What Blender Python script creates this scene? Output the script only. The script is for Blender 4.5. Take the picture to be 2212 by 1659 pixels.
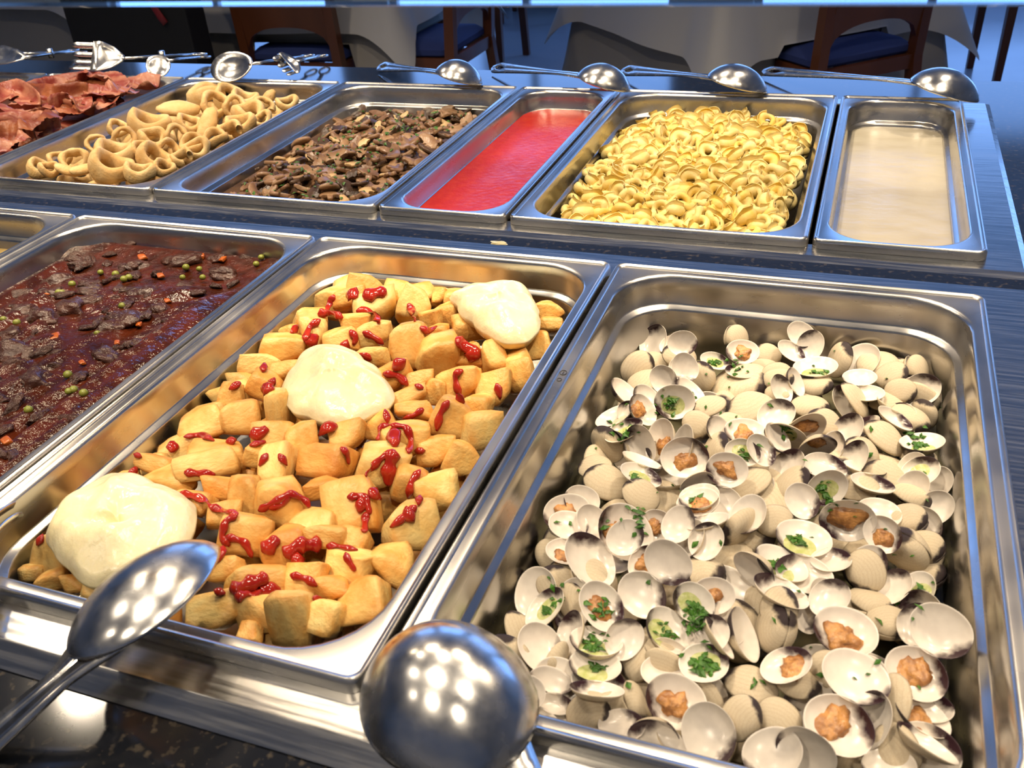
import bpy, bmesh, math, random
import numpy as np
from mathutils import Vector, Matrix, Euler
from mathutils.bvhtree import BVHTree
from mathutils import noise as mnoise

for o in list(bpy.data.objects): bpy.data.objects.remove(o)
sc = bpy.context.scene
col = sc.collection
W, H = 2212, 1659
Z0 = 0.90                                   # height of the far pans' rims above the floor

# ------------------------------------------------------------------ camera
RIGHT = Vector((0.93942667, 0.33651795, -0.06506303))
DOWN = Vector((0.12876450, -0.52242893, -0.84290433))
FWD = Vector((-0.31764325, 0.78346900, -0.53411524))
CAM = Vector((-0.13300223, -0.90832925, 0.39379606 + Z0))
FPX = 1988.155
cd = bpy.data.cameras.new('camera'); cam = bpy.data.objects.new('camera', cd); col.objects.link(cam)
m = Matrix((RIGHT, -DOWN, -FWD)).transposed().to_4x4(); m.translation = CAM
cam.matrix_world = m
cd.sensor_width = 36; cd.lens = 36 * FPX / W; cd.clip_start = .02; cd.clip_end = 60
cd.dof.use_dof = True; cd.dof.focus_distance = 0.95; cd.dof.aperture_fstop = 17
sc.camera = cam

# ------------------------------------------------------------------ world, lamps, exposure
world = bpy.data.worlds.new('world'); sc.world = world; world.use_nodes = True
world.node_tree.nodes['Background'].inputs[0].default_value = (.35, .52, 1, 1)
world.node_tree.nodes['Background'].inputs[1].default_value = .3
vs = sc.view_settings
vs.view_transform = 'Standard'; vs.look = 'None'; vs.gamma = 1; vs.use_curve_mapping = False
vs.exposure = -0.22
cy = sc.cycles
cy.max_bounces = 8; cy.diffuse_bounces = 3; cy.glossy_bounces = 4; cy.transmission_bounces = 6; cy.caustics_reflective = False; cy.caustics_refractive = False; cy.sample_clamp_indirect = 6; cy.adaptive_threshold = .02
WARM = (1, .83, .62)
WINDOW_STRENGTH = 3.6
DOWNLIGHT_W = 16.0
CANOPY_W = 2.1

def area(name, loc, size, power, color, rot=(0, 0, 0), size_y=None, shape=None):
    l = bpy.data.lights.new(name, 'AREA'); l.energy = power; l.color = color; l.size = size
    l.shape = shape or ('RECTANGLE' if size_y else 'DISK')
    if size_y: l.size_y = size_y
    l.spread = math.radians(130 if size_y else 112)
    o = bpy.data.objects.new(name, l); o.location = loc; o.rotation_euler = rot; col.objects.link(o)
    return o

# ------------------------------------------------------------------ pixel helpers
def ray(u, v):
    return (FWD + RIGHT * ((u - W / 2) / FPX) + DOWN * ((v - H / 2) / FPX))
def atz(u, v, z):                            # z is measured from the far rims
    d = ray(u, v); return CAM + d * ((z + Z0 - CAM.z) / d.z)
def aty(u, v, y):
    d = ray(u, v); return CAM + d * ((y - CAM.y) / d.y)
def depth(p): return (p - CAM).dot(FWD)

# ------------------------------------------------------------------ object helpers
def tag(o, label=None, cat=None, group=None, kind=None):
    if label: o['label'] = label
    if cat: o['category'] = cat
    if group: o['group'] = group
    if kind: o['kind'] = kind
    return o
def empty(name, loc, label=None, cat=None, group=None):
    o = bpy.data.objects.new(name, None); o.location = loc; o.empty_display_size = .02
    col.objects.link(o); tag(o, label, cat, group); return o
def link(name, me, parent=None, loc=None):
    o = bpy.data.objects.new(name, me); col.objects.link(o)
    if parent: o.parent = parent
    if loc is not None: o.location = loc
    return o
def mesh(name, V, F, mats, smooth=True, idx=None, auto=None):
    me = bpy.data.meshes.new(name); me.from_pydata([tuple(v) for v in V], [], F)
    for mt in (mats if isinstance(mats, (list, tuple)) else [mats]): me.materials.append(mt)
    if idx is not None: me.polygons.foreach_set('material_index', idx)
    me.polygons.foreach_set('use_smooth', [smooth] * len(me.polygons))
    me.update()
    if auto: me.set_sharp_from_angle(angle=math.radians(auto))
    return me
def bm_mesh(name, bm, mats, smooth=True, auto=None):
    me = bpy.data.meshes.new(name); bmesh.ops.recalc_face_normals(bm, faces=bm.faces); bm.to_mesh(me); bm.free()
    for mt in (mats if isinstance(mats, (list, tuple)) else [mats]): me.materials.append(mt)
    me.polygons.foreach_set('use_smooth', [smooth] * len(me.polygons)); me.update()
    if auto: me.set_sharp_from_angle(angle=math.radians(auto))
    return me
class MB:
    def __init__(s): s.V = []; s.F = []
    def box(s, x0, x1, y0, y1, z0, z1):
        n = len(s.V); s.V += [(x, y, z) for z in (z0, z1) for y in (y0, y1) for x in (x0, x1)]
        s.F += [tuple(n + i for i in f) for f in ((0, 2, 3, 1), (4, 5, 7, 6), (0, 1, 5, 4), (2, 6, 7, 3), (0, 4, 6, 2), (1, 3, 7, 5))]
        return s
    def hexa(s, bot, top):
        n = len(s.V); k = len(bot); s.V += list(bot) + list(top)
        s.F += [tuple(n + i for i in reversed(range(k))), tuple(n + k + i for i in range(k))]
        s.F += [(n + i, n + (i + 1) % k, n + k + (i + 1) % k, n + k + i) for i in range(k)]
        return s
    def tube(s, pts, rad, n=8, flat=1.0, up=None, cap=True):
        pts = [Vector(p) for p in pts]; base = len(s.V); N = len(pts); up0 = Vector(up or (0, 0, 1))
        for i, p in enumerate(pts):
            t = (pts[min(i + 1, N - 1)] - pts[max(i - 1, 0)]).normalized()
            a = t.cross(up0)
            a = (a if a.length > 1e-5 else t.cross(Vector((1, 0, 0)))).normalized(); b = a.cross(t)
            r = rad[i] if hasattr(rad, '__len__') else rad
            s.V += [tuple(p + a * (r * math.cos(2 * math.pi * k / n)) + b * (r * flat * math.sin(2 * math.pi * k / n))) for k in range(n)]
        for i in range(N - 1):
            for k in range(n):
                s.F.append((base + i * n + k, base + i * n + (k + 1) % n, base + (i + 1) * n + (k + 1) % n, base + (i + 1) * n + k))
        if cap:
            s.F.append(tuple(base + k for k in reversed(range(n)))); s.F.append(tuple(base + (N - 1) * n + k for k in range(n)))
        return s
    def obj(s, name, mat, parent=None, smooth=False, auto=None, bevel=0):
        o = link(name, mesh(name, s.V, s.F, mat, smooth, auto=auto), parent)
        if bevel:
            b = o.modifiers.new('bevel', 'BEVEL'); b.width = bevel; b.segments = 2; b.limit_method = 'ANGLE'
        return o
def hide_seam(o): return o

# ------------------------------------------------------------------ materials
def pmat(name, c, rough=.5, metal=0, c2=None, scale=20, lo=.35, hi=.65, bump=0, bscale=None, coat=0, sss=0, sssr=None, spec=.5, trans=0, ior=1.45, stretch=None, detail=3, rough2=None):
    mt = bpy.data.materials.new(name); mt.use_nodes = True; nt = mt.node_tree; p = nt.nodes['Principled BSDF']
    p.inputs['Base Color'].default_value = (*c, 1); p.inputs['Roughness'].default_value = rough
    p.inputs['Metallic'].default_value = metal; p.inputs['Specular IOR Level'].default_value = spec
    p.inputs['IOR'].default_value = ior; p.inputs['Coat Weight'].default_value = coat; p.inputs['Coat Roughness'].default_value = .08
    p.inputs['Transmission Weight'].default_value = trans
    if sss:
        p.inputs['Subsurface Weight'].default_value = sss; p.inputs['Subsurface Radius'].default_value = sssr or (1, .7, .4)
        p.inputs['Subsurface Scale'].default_value = .004
    if c2 is not None or bump or rough2 is not None:
        tc = nt.nodes.new('ShaderNodeTexCoord'); vec = tc.outputs['Object']
        if stretch:
            mp = nt.nodes.new('ShaderNodeMapping'); mp.inputs['Scale'].default_value = stretch
            nt.links.new(vec, mp.inputs['Vector']); vec = mp.outputs[0]
        n = nt.nodes.new('ShaderNodeTexNoise'); n.inputs['Scale'].default_value = scale; n.inputs['Detail'].default_value = detail
        nt.links.new(vec, n.inputs['Vector'])
        mr = nt.nodes.new('ShaderNodeMapRange'); mr.inputs['From Min'].default_value = lo; mr.inputs['From Max'].default_value = hi
        nt.links.new(n.outputs['Fac'], mr.inputs['Value'])
        if c2 is not None:
            mx = nt.nodes.new('ShaderNodeMix'); mx.data_type = 'RGBA'
            mx.inputs['A'].default_value = (*c, 1); mx.inputs['B'].default_value = (*c2, 1)
            nt.links.new(mr.outputs[0], mx.inputs['Factor']); nt.links.new(mx.outputs['Result'], p.inputs['Base Color'])
        if rough2 is not None:
            r = nt.nodes.new('ShaderNodeMapRange'); r.inputs['To Min'].default_value = rough; r.inputs['To Max'].default_value = rough2
            nt.links.new(mr.outputs[0], r.inputs['Value']); nt.links.new(r.outputs[0], p.inputs['Roughness'])
        if bump:
            n2 = n
            if bscale:
                n2 = nt.nodes.new('ShaderNodeTexNoise'); n2.inputs['Scale'].default_value = bscale; n2.inputs['Detail'].default_value = 4
                nt.links.new(vec, n2.inputs['Vector'])
            b = nt.nodes.new('ShaderNodeBump'); b.inputs['Strength'].default_value = 1; b.inputs['Distance'].default_value = bump
            nt.links.new(n2.outputs['Fac'], b.inputs['Height']); nt.links.new(b.outputs[0], p.inputs['Normal'])
    return mt
def emis(name, c, s):
    mt = bpy.data.materials.new(name); mt.use_nodes = True; p = mt.node_tree.nodes['Principled BSDF']
    p.inputs['Base Color'].default_value = (0, 0, 0, 1); p.inputs['Emission Color'].default_value = (*c, 1); p.inputs['Emission Strength'].default_value = s
    return mt

STEEL = pmat('pan_steel', (.56, .545, .52), .20, 1, rough2=.34, scale=9, detail=5, stretch=(1, 1, 3))
STEELB = pmat('brushed_steel', (.54, .535, .52), .15, 1, rough2=.27, scale=40, stretch=(.4, 8, 8), detail=4)
CHROME = pmat('spoon_steel', (.60, .595, .58), .17, 1, rough2=.29, scale=60, detail=4)
GRANITE = pmat('black_granite', (.006, .007, .010), .10, 0, c2=(.045, .038, .030), scale=160, lo=.56, hi=.72, spec=.5, detail=5)
GLASS = pmat('guard_glass', (.80, .93, .95), .02, trans=1, ior=1.5)
WOOD = pmat('chair_wood', (.135, .042, .016), .32, c2=(.085, .026, .010), scale=6, stretch=(1, 1, .15), lo=.3, hi=.7)
BLUEF = pmat('seat_fabric', (.022, .040, .16), .85, bump=.001, scale=250)
CLOTH = pmat('white_linen', (.46, .455, .45), .8, bump=.0006, scale=400)
CLOTHU = pmat('cream_linen', (.31, .295, .275), .8, bump=.0006, scale=400)
BLACKM = pmat('matt_black', (.004, .004, .005), .7)
REDM = pmat('red_strap', (.16, .008, .012), .5)
FLOORM = pmat('floor_vinyl', (.36, .385, .44), .16, c2=(.31, .335, .40), scale=1.6, rough2=.26, spec=.6)
WALLM = pmat('wall_paint', (.55, .53, .50), .8, bump=.0005, scale=90)
CEILM = pmat('ceiling_paint', (.62, .62, .62), .9, bump=.0005, scale=90)
FRAMEM = pmat('window_frame', (.5, .5, .5), .5, bump=.0002, scale=60)
PANE = emis('window_daylight', (.21, .43, 1.0), WINDOW_STRENGTH)
LAMP = emis('lamp_glow', WARM, 12)

# ------------------------------------------------------------------ room
def struct(name, mb, mat, **k): return tag(mb.obj(name, mat, **k), kind='structure')
X0, X1, Y0, Y1, CH = -8.0, 5.0, -4.0, 6.8, 3.1
struct('floor', MB().box(X0, X1, Y0, Y1, -.1, 0), FLOORM)
struct('ceiling', MB().box(X0, X1, Y0, Y1, CH, CH + .1), CEILM)
struct('wall_left', MB().box(X0 - .15, X0, Y0, Y1, 0, CH), WALLM)
struct('wall_right', MB().box(X1, X1 + .15, Y0, Y1, 0, CH), WALLM)
struct('wall_front', MB().box(X0, X1, Y0 - .15, Y0, 0, CH), WALLM)
wb = MB(); wins = [(-7.2, -4.7), (-4.1, -1.6), (-1.0, 1.5), (2.1, 4.6)]; zb, zt = .35, 2.95
wb.box(X0, X1, Y1, Y1 + .2, 0, zb).box(X0, X1, Y1, Y1 + .2, zt, CH)
xs = [X0] + [v for w in wins for v in w] + [X1]
for a, b in zip(xs[0::2], xs[1::2]): wb.box(a, b, Y1, Y1 + .2, zb, zt)
struct('wall_back', wb, WALLM)
for i, (a, b) in enumerate(wins):
    w = struct('window_%d' % (i + 1), MB().box(a, b, Y1 + .12, Y1 + .13, zb, zt), PANE)
    f = MB(); mx = (a + b) / 2
    for q in (a + .03, mx, b - .03): f.box(q - .03, q + .03, Y1 + .06, Y1 + .118, zb, zt)
    f.box(a, b, Y1 + .06, Y1 + .118, zb, zb + .06).box(a, b, Y1 + .06, Y1 + .118, zt - .06, zt)
    f.obj('window_frame', FRAMEM, w)
struct('baseboard_back', MB().box(X0, X1, Y1 - .02, Y1, 0, .1), FRAMEM)

# recessed downlights in the ceiling
for iy, y in enumerate((-2.0, -.7, .6)):
    for ix, x in enumerate((-2.5, -.95, .6)):
        e = empty('ceiling_downlight', (x, y, CH), 'round recessed ceiling downlight with a chrome ring', 'lamp', 'recessed ceiling downlights')
        mb = MB(); N = 24
        for r, z in ((.105, -.006), (.080, -.006), (.080, -.001), (.105, -.001)):
            mb.V += [(r * math.cos(6.2832 * k / N), r * math.sin(6.2832 * k / N), z) for k in range(N)]
        for q in range(4):
            for k in range(N): mb.F.append((q * N + k, q * N + (k + 1) % N, (q + 1) % 4 * N + (k + 1) % N, (q + 1) % 4 * N + k))
        mb.obj('trim_ring', CHROME, e, smooth=True)
        a = area('downlight', (x, y, CH - .004), .15, DOWNLIGHT_W * .95, WARM)

# ------------------------------------------------------------------ pans
def rrect(a, b, r, z, n=8):
    P = []
    for cx, cy, t0 in ((a - r, b - r, 0), (-a + r, b - r, 90), (-a + r, -b + r, 180), (a - r, -b + r, 270)):
        P += [(cx + r * math.cos(math.radians(t0 + 90 * k / n)), cy + r * math.sin(math.radians(t0 + 90 * k / n)), z) for k in range(n + 1)]
    return P
def loft(loops, close=True, flip=False):
    V = []; F = []; n = len(loops[0])
    for l in loops: V += l
    for i in range(len(loops) - 1):
        for k in range(n):
            F.append((i * n + k, i * n + (k + 1) % n, (i + 1) * n + (k + 1) % n, (i + 1) * n + k))
    if close: F.append(tuple((len(loops) - 1) * n + k for k in range(n)))
    return V, F
def pan_mesh(w, depth_, name, lip=.010):
    a, b = w / 2, .265; R = .052 if w > .2 else .046
    L = [(0, .010, -lip), (0, .010, -.0035), (.0006, .0095, -.0012), (.0022, .008, 0), (.0042, .007, -.0006), (.0052, .0065, -.0022),
         (.0105, R, -.0024), (.0125, R, -.0032), (.0138, R - .001, -.006), (.0146, R - .001, -.014), (.0158, R - .002, -.030),
         (.0168, R - .002, -.0318), (.0208, R - .005, -.0335), (.0218, R - .006, -.036), (.0275, R - .009, -depth_ + .014), (.031, R - .011, -depth_ + .004), (.042, R - .016, -depth_)]
    V, F = loft([rrect(a - i, b - i, r, z) for i, r, z in L])
    return mesh(name, V, F, STEEL, True, auto=50)
PAN11 = pan_mesh(.325, .10, 'pan_full'); PAN24 = pan_mesh(.162, .10, 'pan_narrow')
G = .0042
far = {}; x = 0
for nm, w in (('cream', .162), ('tortellini', .325), ('tomato', .162), ('mushroom', .325), ('calamari', .325), ('bacon', .325), ('brown', .325)):
    far[nm] = (x - w / 2, .265, w); x -= w + G
near = {}; x = -.0117
for nm in ('clam', 'potato', 'stew', 'yellow'):
    near[nm] = (x - .1625, -.1106 - .265, .325); x -= .325 + G
NZ = .0096
pl = {'cream': 'narrow steel food pan holding white cream sauce', 'tortellini': 'steel food pan holding yellow tortellini', 'tomato': 'narrow steel food pan holding red tomato sauce',
      'mushroom': 'steel food pan holding sauteed brown mushrooms', 'calamari': 'steel food pan holding battered squid rings', 'bacon': 'steel food pan holding slices of fried bacon',
      'brown': 'steel food pan with brownish inside beyond the bacon', 'clam': 'steel food pan holding steamed clams', 'potato': 'steel food pan holding fried potatoes with ketchup and mayonnaise',
      'stew': 'steel food pan holding dark red meat stew', 'yellow': 'nearly empty steel food pan beside the meat stew'}
for d, z in ((far, 0), (near, NZ)):
    for nm, (cx, cy, w) in d.items():
        o = link('food_pan', PAN11 if w > .2 else PAN24, None, (cx, cy, Z0 + z)); tag(o, pl[nm], 'food pan')
        if nm == 'clam':                              # maker's stamp pressed into the side rim
            STAMP = pmat('stamp_ink', (.05, .05, .055), .5, bump=.0001, scale=300)
            for u, v, rr_ in ((1208, 799, .0034), (1198, 814, .0022)):
                q = atz(u, v, NZ) - o.location; mb = MB(); zq = -.0016 if abs(q.x + .1625) > .006 else -.0018
                mb.tube([(-.1625 + .0082 + rr_ * .8 * math.cos(t), q.y + rr_ * math.sin(t), -.0021) for t in np.linspace(0, 6.2832, 20)], .0004, 6)
                if rr_ > .003: mb.tube([(-.1625 + .0082, q.y - .0015, -.0021), (-.1625 + .0082, q.y + .0015, -.0021)], .0005, 6)
                mb.obj('stamp_mark', STAMP, o)

# ------------------------------------------------------------------ counter
XL, XR = -2.35, .62
c = empty('buffet_counter', (-.8, 0, 0), 'black granite buffet counter with two stainless steel pan wells', 'counter')
def cpart(name, mb, mat, **k):
    o = mb.obj(name, mat, None, **k); o.parent = c; o.matrix_parent_inverse = Matrix.Translation((.8, 0, 0)); return o
ZG = Z0 - .0125
def slab(rects):
    mb = MB()
    for r in rects: mb.box(*r, ZG - .03, ZG)
    return mb
FX0, FX1, FY0, FY1 = -2.0, .037, -.028, .548        # far well plate
NX0, NX1, NY0, NY1 = -2.0, .22, -.676, -.070        # near well plate
cpart('worktop', slab([(XL, XR, FY1 - .02, .672), (XL, XR, -1.02, NY0 + .012), (FX1 - .01, XR, NY0 + .012, FY1 - .02), (XL, FX1 - .01, NY1 - .006, FY0 + .010), (XL, FX0 + .01, NY0 + .012, FY1 - .02)]), GRANITE)
cpart('cabinet_body', MB().box(XL + .03, XR - .03, -.95, .64, .08, .70), BLACKM)
cpart('plinth', MB().box(XL + .08, XR - .08, -.90, .60, 0, .08), BLACKM)
mb = MB(); mb.box(XL + .03, XR - .03, -.95, -.93, .70, ZG - .03).box(XL + .03, XR - .03, .62, .64, .70, ZG - .03).box(XL + .03, XL + .05, -.93, .62, .70, ZG - .03).box(XR - .05, XR - .03, -.93, .62, .70, ZG - .03)
cpart('cabinet_apron', mb, BLACKM)
def plate(name, x0, x1, y0, y1, hx0, hx1, hy0, hy1, zt, zb, bev):
    # a frame plate with a bent down bevel outside and an opening
    def rc(a, b, c_, d, z): return [(a, c_, z), (b, c_, z), (b, d, z), (a, d, z)]
    L = [rc(x0, x1, y0, y1, zb), rc(x0 + bev * .5, x1 - bev * .5, y0 + bev, y1 - bev * .35, zt), rc(hx0, hx1, hy0, hy1, zt), rc(hx0, hx1, hy0, hy1, zt - .03)]
    V, F = loft(L, close=False); mb = MB(); mb.V = V; mb.F = F
    return cpart(name, mb, STEELB, bevel=.0015)
plate('far_well_plate', FX0, FX1, FY0, FY1, -1.98, -.012, .012, .518, Z0 - .0102, ZG, .012)
plate('near_well_plate', NX0, NX1, NY0, NY1, -1.97, -.024, -.629, -.123, Z0 + NZ - .0102, ZG + .001, .012)

# sneeze guard: glass front pane hung under a lamp canopy on two posts
g = empty('sneeze_guard', (-.8, -.62, Z0), 'clear glass sneeze guard hanging above the near pans', 'glass guard')
def gpart(name, mb, mat, **k):
    o = mb.obj(name, mat, None, **k); o.parent = g; o.matrix_parent_inverse = Matrix.Translation((.8, .62, -Z0)); return o
gz = Z0 + .340
gpart('glass_pane', MB().box(XL + .1, XR - .1, -.624, -.616, gz, Z0 + .69), GLASS, bevel=.001)
mb = MB()
mb.box(XL + .06, XR - .06, -.17, -.05, Z0 + .66, Z0 + .70)
for x in (XL + .3, -.85, XR - .3): mb.box(x - .012, x + .012, -.616, -.10, Z0 + .665, Z0 + .690)
gpart('lamp_rail', mb, STEELB)
for x in (XL + .06, XR - .06):
    gpart('post', MB().box(x - .02, x + .02, -.02, .02, ZG, Z0 + .70), STEELB, bevel=.002)
for k, x in enumerate((-1.75, -1.25, -.75, -.25, .25)):
    gpart('lamp_tray', MB().box(x - .11, x + .11, -.17, -.05, Z0 + .652, Z0 + .66), CHROME)
    area('heat_lamp', (x, -.11, Z0 + .650), .18, CANOPY_W, (1, .78, .52), size_y=.08)

# ------------------------------------------------------------------ dining room behind
def chair(name, loc, rz, label):
    e = empty(name, loc, label, 'chair', 'wooden dining chairs with blue seats'); e.rotation_euler.z = rz
    w, d = .215, .20                                   # back of the chair is at -y
    for sx in (-1, 1):
        MB().hexa([(sx * w - .016, d - .032, 0), (sx * w + .016, d - .032, 0), (sx * w + .016, d, 0), (sx * w - .016, d, 0)],
                  [(sx * w - .02, d - .04, .42), (sx * w + .02, d - .04, .42), (sx * w + .02, d, .42), (sx * w - .02, d, .42)]).obj('leg', WOOD, e, bevel=.003)
        mb = MB(); prof = [(0, -d - .05, .030), (.42, -d, .042), (.70, -d - .02, .040), (.93, -d - .07, .032)]
        for (z0, y0, t0), (z1, y1, t1) in zip(prof, prof[1:]):
            mb.hexa([(sx * w - .020, y0 - t0 / 2, z0), (sx * w + .020, y0 - t0 / 2, z0), (sx * w + .020, y0 + t0 / 2, z0), (sx * w - .020, y0 + t0 / 2, z0)],
                    [(sx * w - .020, y1 - t1 / 2, z1), (sx * w + .020, y1 - t1 / 2, z1), (sx * w + .020, y1 + t1 / 2, z1), (sx * w - .020, y1 + t1 / 2, z1)])
        mb.obj('leg', WOOD, e)
        MB().box(sx * w - .012, sx * w + .012, -d, d - .04, .375, .425).obj('side_rail', WOOD, e)
    MB().box(-w + .02, w - .02, d - .032, d - .008, .375, .425).obj('front_rail', WOOD, e)
    MB().box(-w + .02, w - .02, -d - .012, -d + .012, .375, .425).obj('rear_rail', WOOD, e)
    V, F = loft([rrect(w - .005, d - .01, .03, .425), rrect(w + .006, d, .035, .435), rrect(w + .006, d, .035, .455), rrect(w - .02, d - .025, .03, .475), rrect(w - .09, d - .09, .03, .482)])
    cu = MB(); cu.V = [(x, y + .012, z) for x, y, z in V]; cu.F = F; cu.obj('seat', BLUEF, e, smooth=True, auto=40)
    # back panel with arched lower edge
    mb = MB(); n = 16; V = []
    for k in range(n + 1):
        s = k / n * 2 - 1; x = s * (w - .018)
        zl = .485 + .085 * math.sqrt(max(0, 1 - (abs(s) ** 2.4))); zh = .93 + .02 * (1 - s * s)
        for zz in (zl, zh):
            y = -d - .02 * (zz - .42) / .28 if zz < .7 else -d - .02 - .05 * (zz - .7) / .23
            V += [(x, y - .011, zz), (x, y + .011, zz)]
    mb.V = V
    for k in range(n):
        a = 4 * k; b = a + 4
        mb.F += [(a, b, b + 2, a + 2), (a + 1, a + 3, b + 3, b + 1), (a, a + 1, b + 1, b), (a + 2, b + 2, b + 3, a + 3)]
    mb.F += [(0, 2, 3, 1), (4 * n, 4 * n + 1, 4 * n + 3, 4 * n + 2)]
    mb.obj('back_panel', WOOD, e, smooth=True, auto=40)
    return e
chair('dining_chair', (-2.40, 2.72, 0), 0.02, 'wooden chair with arched back pushed to the table behind the tongs')
chair('dining_chair', (-1.93, 2.86, 0), math.pi / 2, 'wooden chair with blue seat at the side of a white table')
chair('dining_chair', (-2.28, 4.25, 0), math.pi, 'wooden chair standing on the open floor between the tables')
chair('dining_chair', (-.27, 2.84, 0), .75, 'wooden chair with arched back turned askew before the draped table')
chair('dining_chair', (.58, 4.20, 0), math.pi / 2 + .2, 'wooden chair alone on the open floor beyond the cream sauce')
chair('dining_chair', (-2.36, 5.62, 0), .12, 'wooden chair far back beyond the open floor')

SEATS = [(-2.40, 2.72, .02), (-1.93, 2.86, math.pi / 2), (-.27, 2.84, .75)]        # chairs pushed under a table: the cloth rests on their seats
def even_perimeter(hx, hy, rad, n):
    P_ = [Vector(p) for p in rrect(hx, hy, rad, 0, 8)]; P_.append(P_[0]); L = [0]
    for p, q in zip(P_, P_[1:]): L.append(L[-1] + (q - p).length)
    out = []; j = 0
    for k in range(n):
        d = L[-1] * k / n
        while L[j + 1] < d: j += 1
        f = (d - L[j]) / max(1e-9, L[j + 1] - L[j]); out.append(P_[j].lerp(P_[j + 1], f))
    return out
def skirt(hx, hy, z0, z1, flare, nf, amp, seed, corner_drop=0.0, M4=Matrix(), off=0.0):
    rnd = random.Random(seed); ph = [rnd.uniform(0, 6.28) for _ in range(6)]
    N = 200; loops = []
    for t in (0, .02, .12, .25, .4, .55, .7, .85, 1):
        L = []
        for k, p in enumerate(even_perimeter(hx + flare * t, hy + flare * t, .03 + .03 * t, N)):
            per = k / N * 6.2832; l = math.hypot(p.x, p.y)
            wv = amp * t * (math.sin(nf * per + ph[0]) + .6 * math.sin(nf * 1.7 * per + ph[1]))
            cn = max(0, (min(abs(p.x) / hx, abs(p.y) / hy) - .75) / .25)
            q = 1 + wv / l + .10 * cn * t
            v = Vector((p.x * q, p.y * q, z0 + (z1 - z0) * t - corner_drop * cn ** 2 * t))
            w_ = M4 @ v
            for sx, sy, rz in SEATS:
                c_, s_ = math.cos(rz), math.sin(rz); dx, dy = w_.x - sx, w_.y - sy
                lx, ly = c_ * dx + s_ * dy, -s_ * dx + c_ * dy
                if abs(lx) < .250 and -.235 < ly < .240: v.z = max(v.z, .485 + off)
            L.append(tuple(v))
        loops.append(L)
    return loft(loops[::-1], close=True)
def table(loc, hx, hy, rz, over, under, lab, seed, um=CLOTHU, zu=.30, zo=.50):
    e = empty('dining_table', loc, lab, 'table'); e.rotation_euler.z = rz
    MB().box(-hx, hx, -hy, hy, .715, .745).obj('tabletop', WOOD, e)
    for sx in (-1, 1):
        for sy in (-1, 1): MB().box(sx * (hx - .08) - .03, sx * (hx - .08) + .03, sy * (hy - .08) - .03, sy * (hy - .08) + .03, 0, .715).obj('leg', WOOD, e)
    M4 = Matrix.Translation(loc) @ Matrix.Rotation(rz, 4, 'Z')
    V, F = skirt(hx + .004, hy + .004, .748, zu, .05, 7, .010, seed, 0, M4); mb = MB(); mb.V = V; mb.F = F
    u = mb.obj('tablecloth', um, None, smooth=True); u.location = loc; u.rotation_euler.z = rz; tag(u, under, 'tablecloth')
    V, F = skirt(hx + .012, hy + .012, .753, zo, .075, 5, .010, seed + 5, .07, M4, .004); mb = MB(); mb.V = V; mb.F = F
    o = mb.obj('table_overlay', CLOTH, None, smooth=True); o.location = loc; o.rotation_euler.z = rz; tag(o, over, 'tablecloth')
table((-2.47, 3.08, 0), .46, .42, 0, 'short white overlay cloth on the table with two chairs', 'cream tablecloth hanging under an overlay behind the arched chair', 'square dining table behind the tongs, hidden by its cloths', 3, zu=.37, zo=.53)
table((-.65, 3.30, 0), .48, .54, .75, 'white overlay with a pointed draped corner behind the askew chair', 'cream tablecloth under the overlay with the pointed corner', 'square dining table set askew behind the spoons, hidden by cloths', 8, zu=.14, zo=.45)
table((-2.40, 6.26, 0), .45, .36, .12, 'white overlay on the table by the windows', 'cream tablecloth on the table by the windows', 'square dining table by the windows, hidden by its cloths', 15, zu=.30, zo=.52)
table((-4.3, 3.3, 0), .60, .50, 0, 'white overlay cloth on the table beyond the black cabinet', 'cream tablecloth on the table beyond the black cabinet', 'square dining table beyond the black cabinet', 12, zu=.10, zo=.60)
e = empty('black_cabinet', (-2.94, 2.45, 0), 'black upright cabinet with a dark red strap behind the tongs', 'cabinet')
MB().box(-.30, .30, -.24, -.12, .02, .95).obj('body', BLACKM, e, bevel=.006)
MB().box(-.28, .28, -.23, -.13, 0, .02).obj('plinth', BLACKM, e)
MB().tube([(.13, -.246, .80), (.15, -.25, .74), (.185, -.249, .67), (.20, -.247, .645)], [.012, .014, .017, .016], 8, .35, up=(0, 1, 0)).obj('strap', REDM, e, smooth=True)

# ------------------------------------------------------------------ liquids
def liquid(name, pan, z, mat, label, cat, amp=.0, freq=60, seed=0, nx=40, ny=60):
    cx, cy, w = pan; rel = z - (NZ if cy < 0 else 0)
    ins = float(np.interp(-rel, [.006, .014, .030, .0335, .036, .086, .096], [.0138, .0146, .0158, .0208, .0218, .0275, .031])) - .0003
    hx = w / 2 - ins; hy = .265 - ins
    r = (.052 if w > .2 else .046) - (.002 if rel > -.032 else .007)
    rnd = random.Random(seed); ks = [(rnd.uniform(-1, 1) * freq, rnd.uniform(-1, 1) * freq, rnd.uniform(0, 6.28)) for _ in range(14)]
    out = rrect(hx, hy, r, 0, 10); n = len(out); loops = []
    for t in np.linspace(1, .03, 26):
        L = []
        for x, y, _ in out:
            X = x * t; Y = y * t
            # keep the loop spread even along the long axis
            h = amp * sum(math.sin(a * X + b * Y + p) for a, b, p in ks) / 3.7
            L.append((X, Y, h))
        loops.append(L)
    V, F = loft(loops)
    o = link(name, mesh(name, V, F, mat, True), None, (cx, cy, z + Z0)); tag(o, label, cat); return o
TOMATO = pmat('tomato_sauce', (.40, .018, .008), .22, c2=(.47, .036, .010), scale=70, bump=.0005, bscale=120, detail=6, spec=.35, lo=.42, hi=.75)
CREAMS = pmat('cream_sauce', (.52, .47, .36), .22, c2=(.44, .385, .28), scale=14, bump=.0010, bscale=30, stretch=(1, 1.8, 1), lo=.45, hi=.8)
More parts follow.
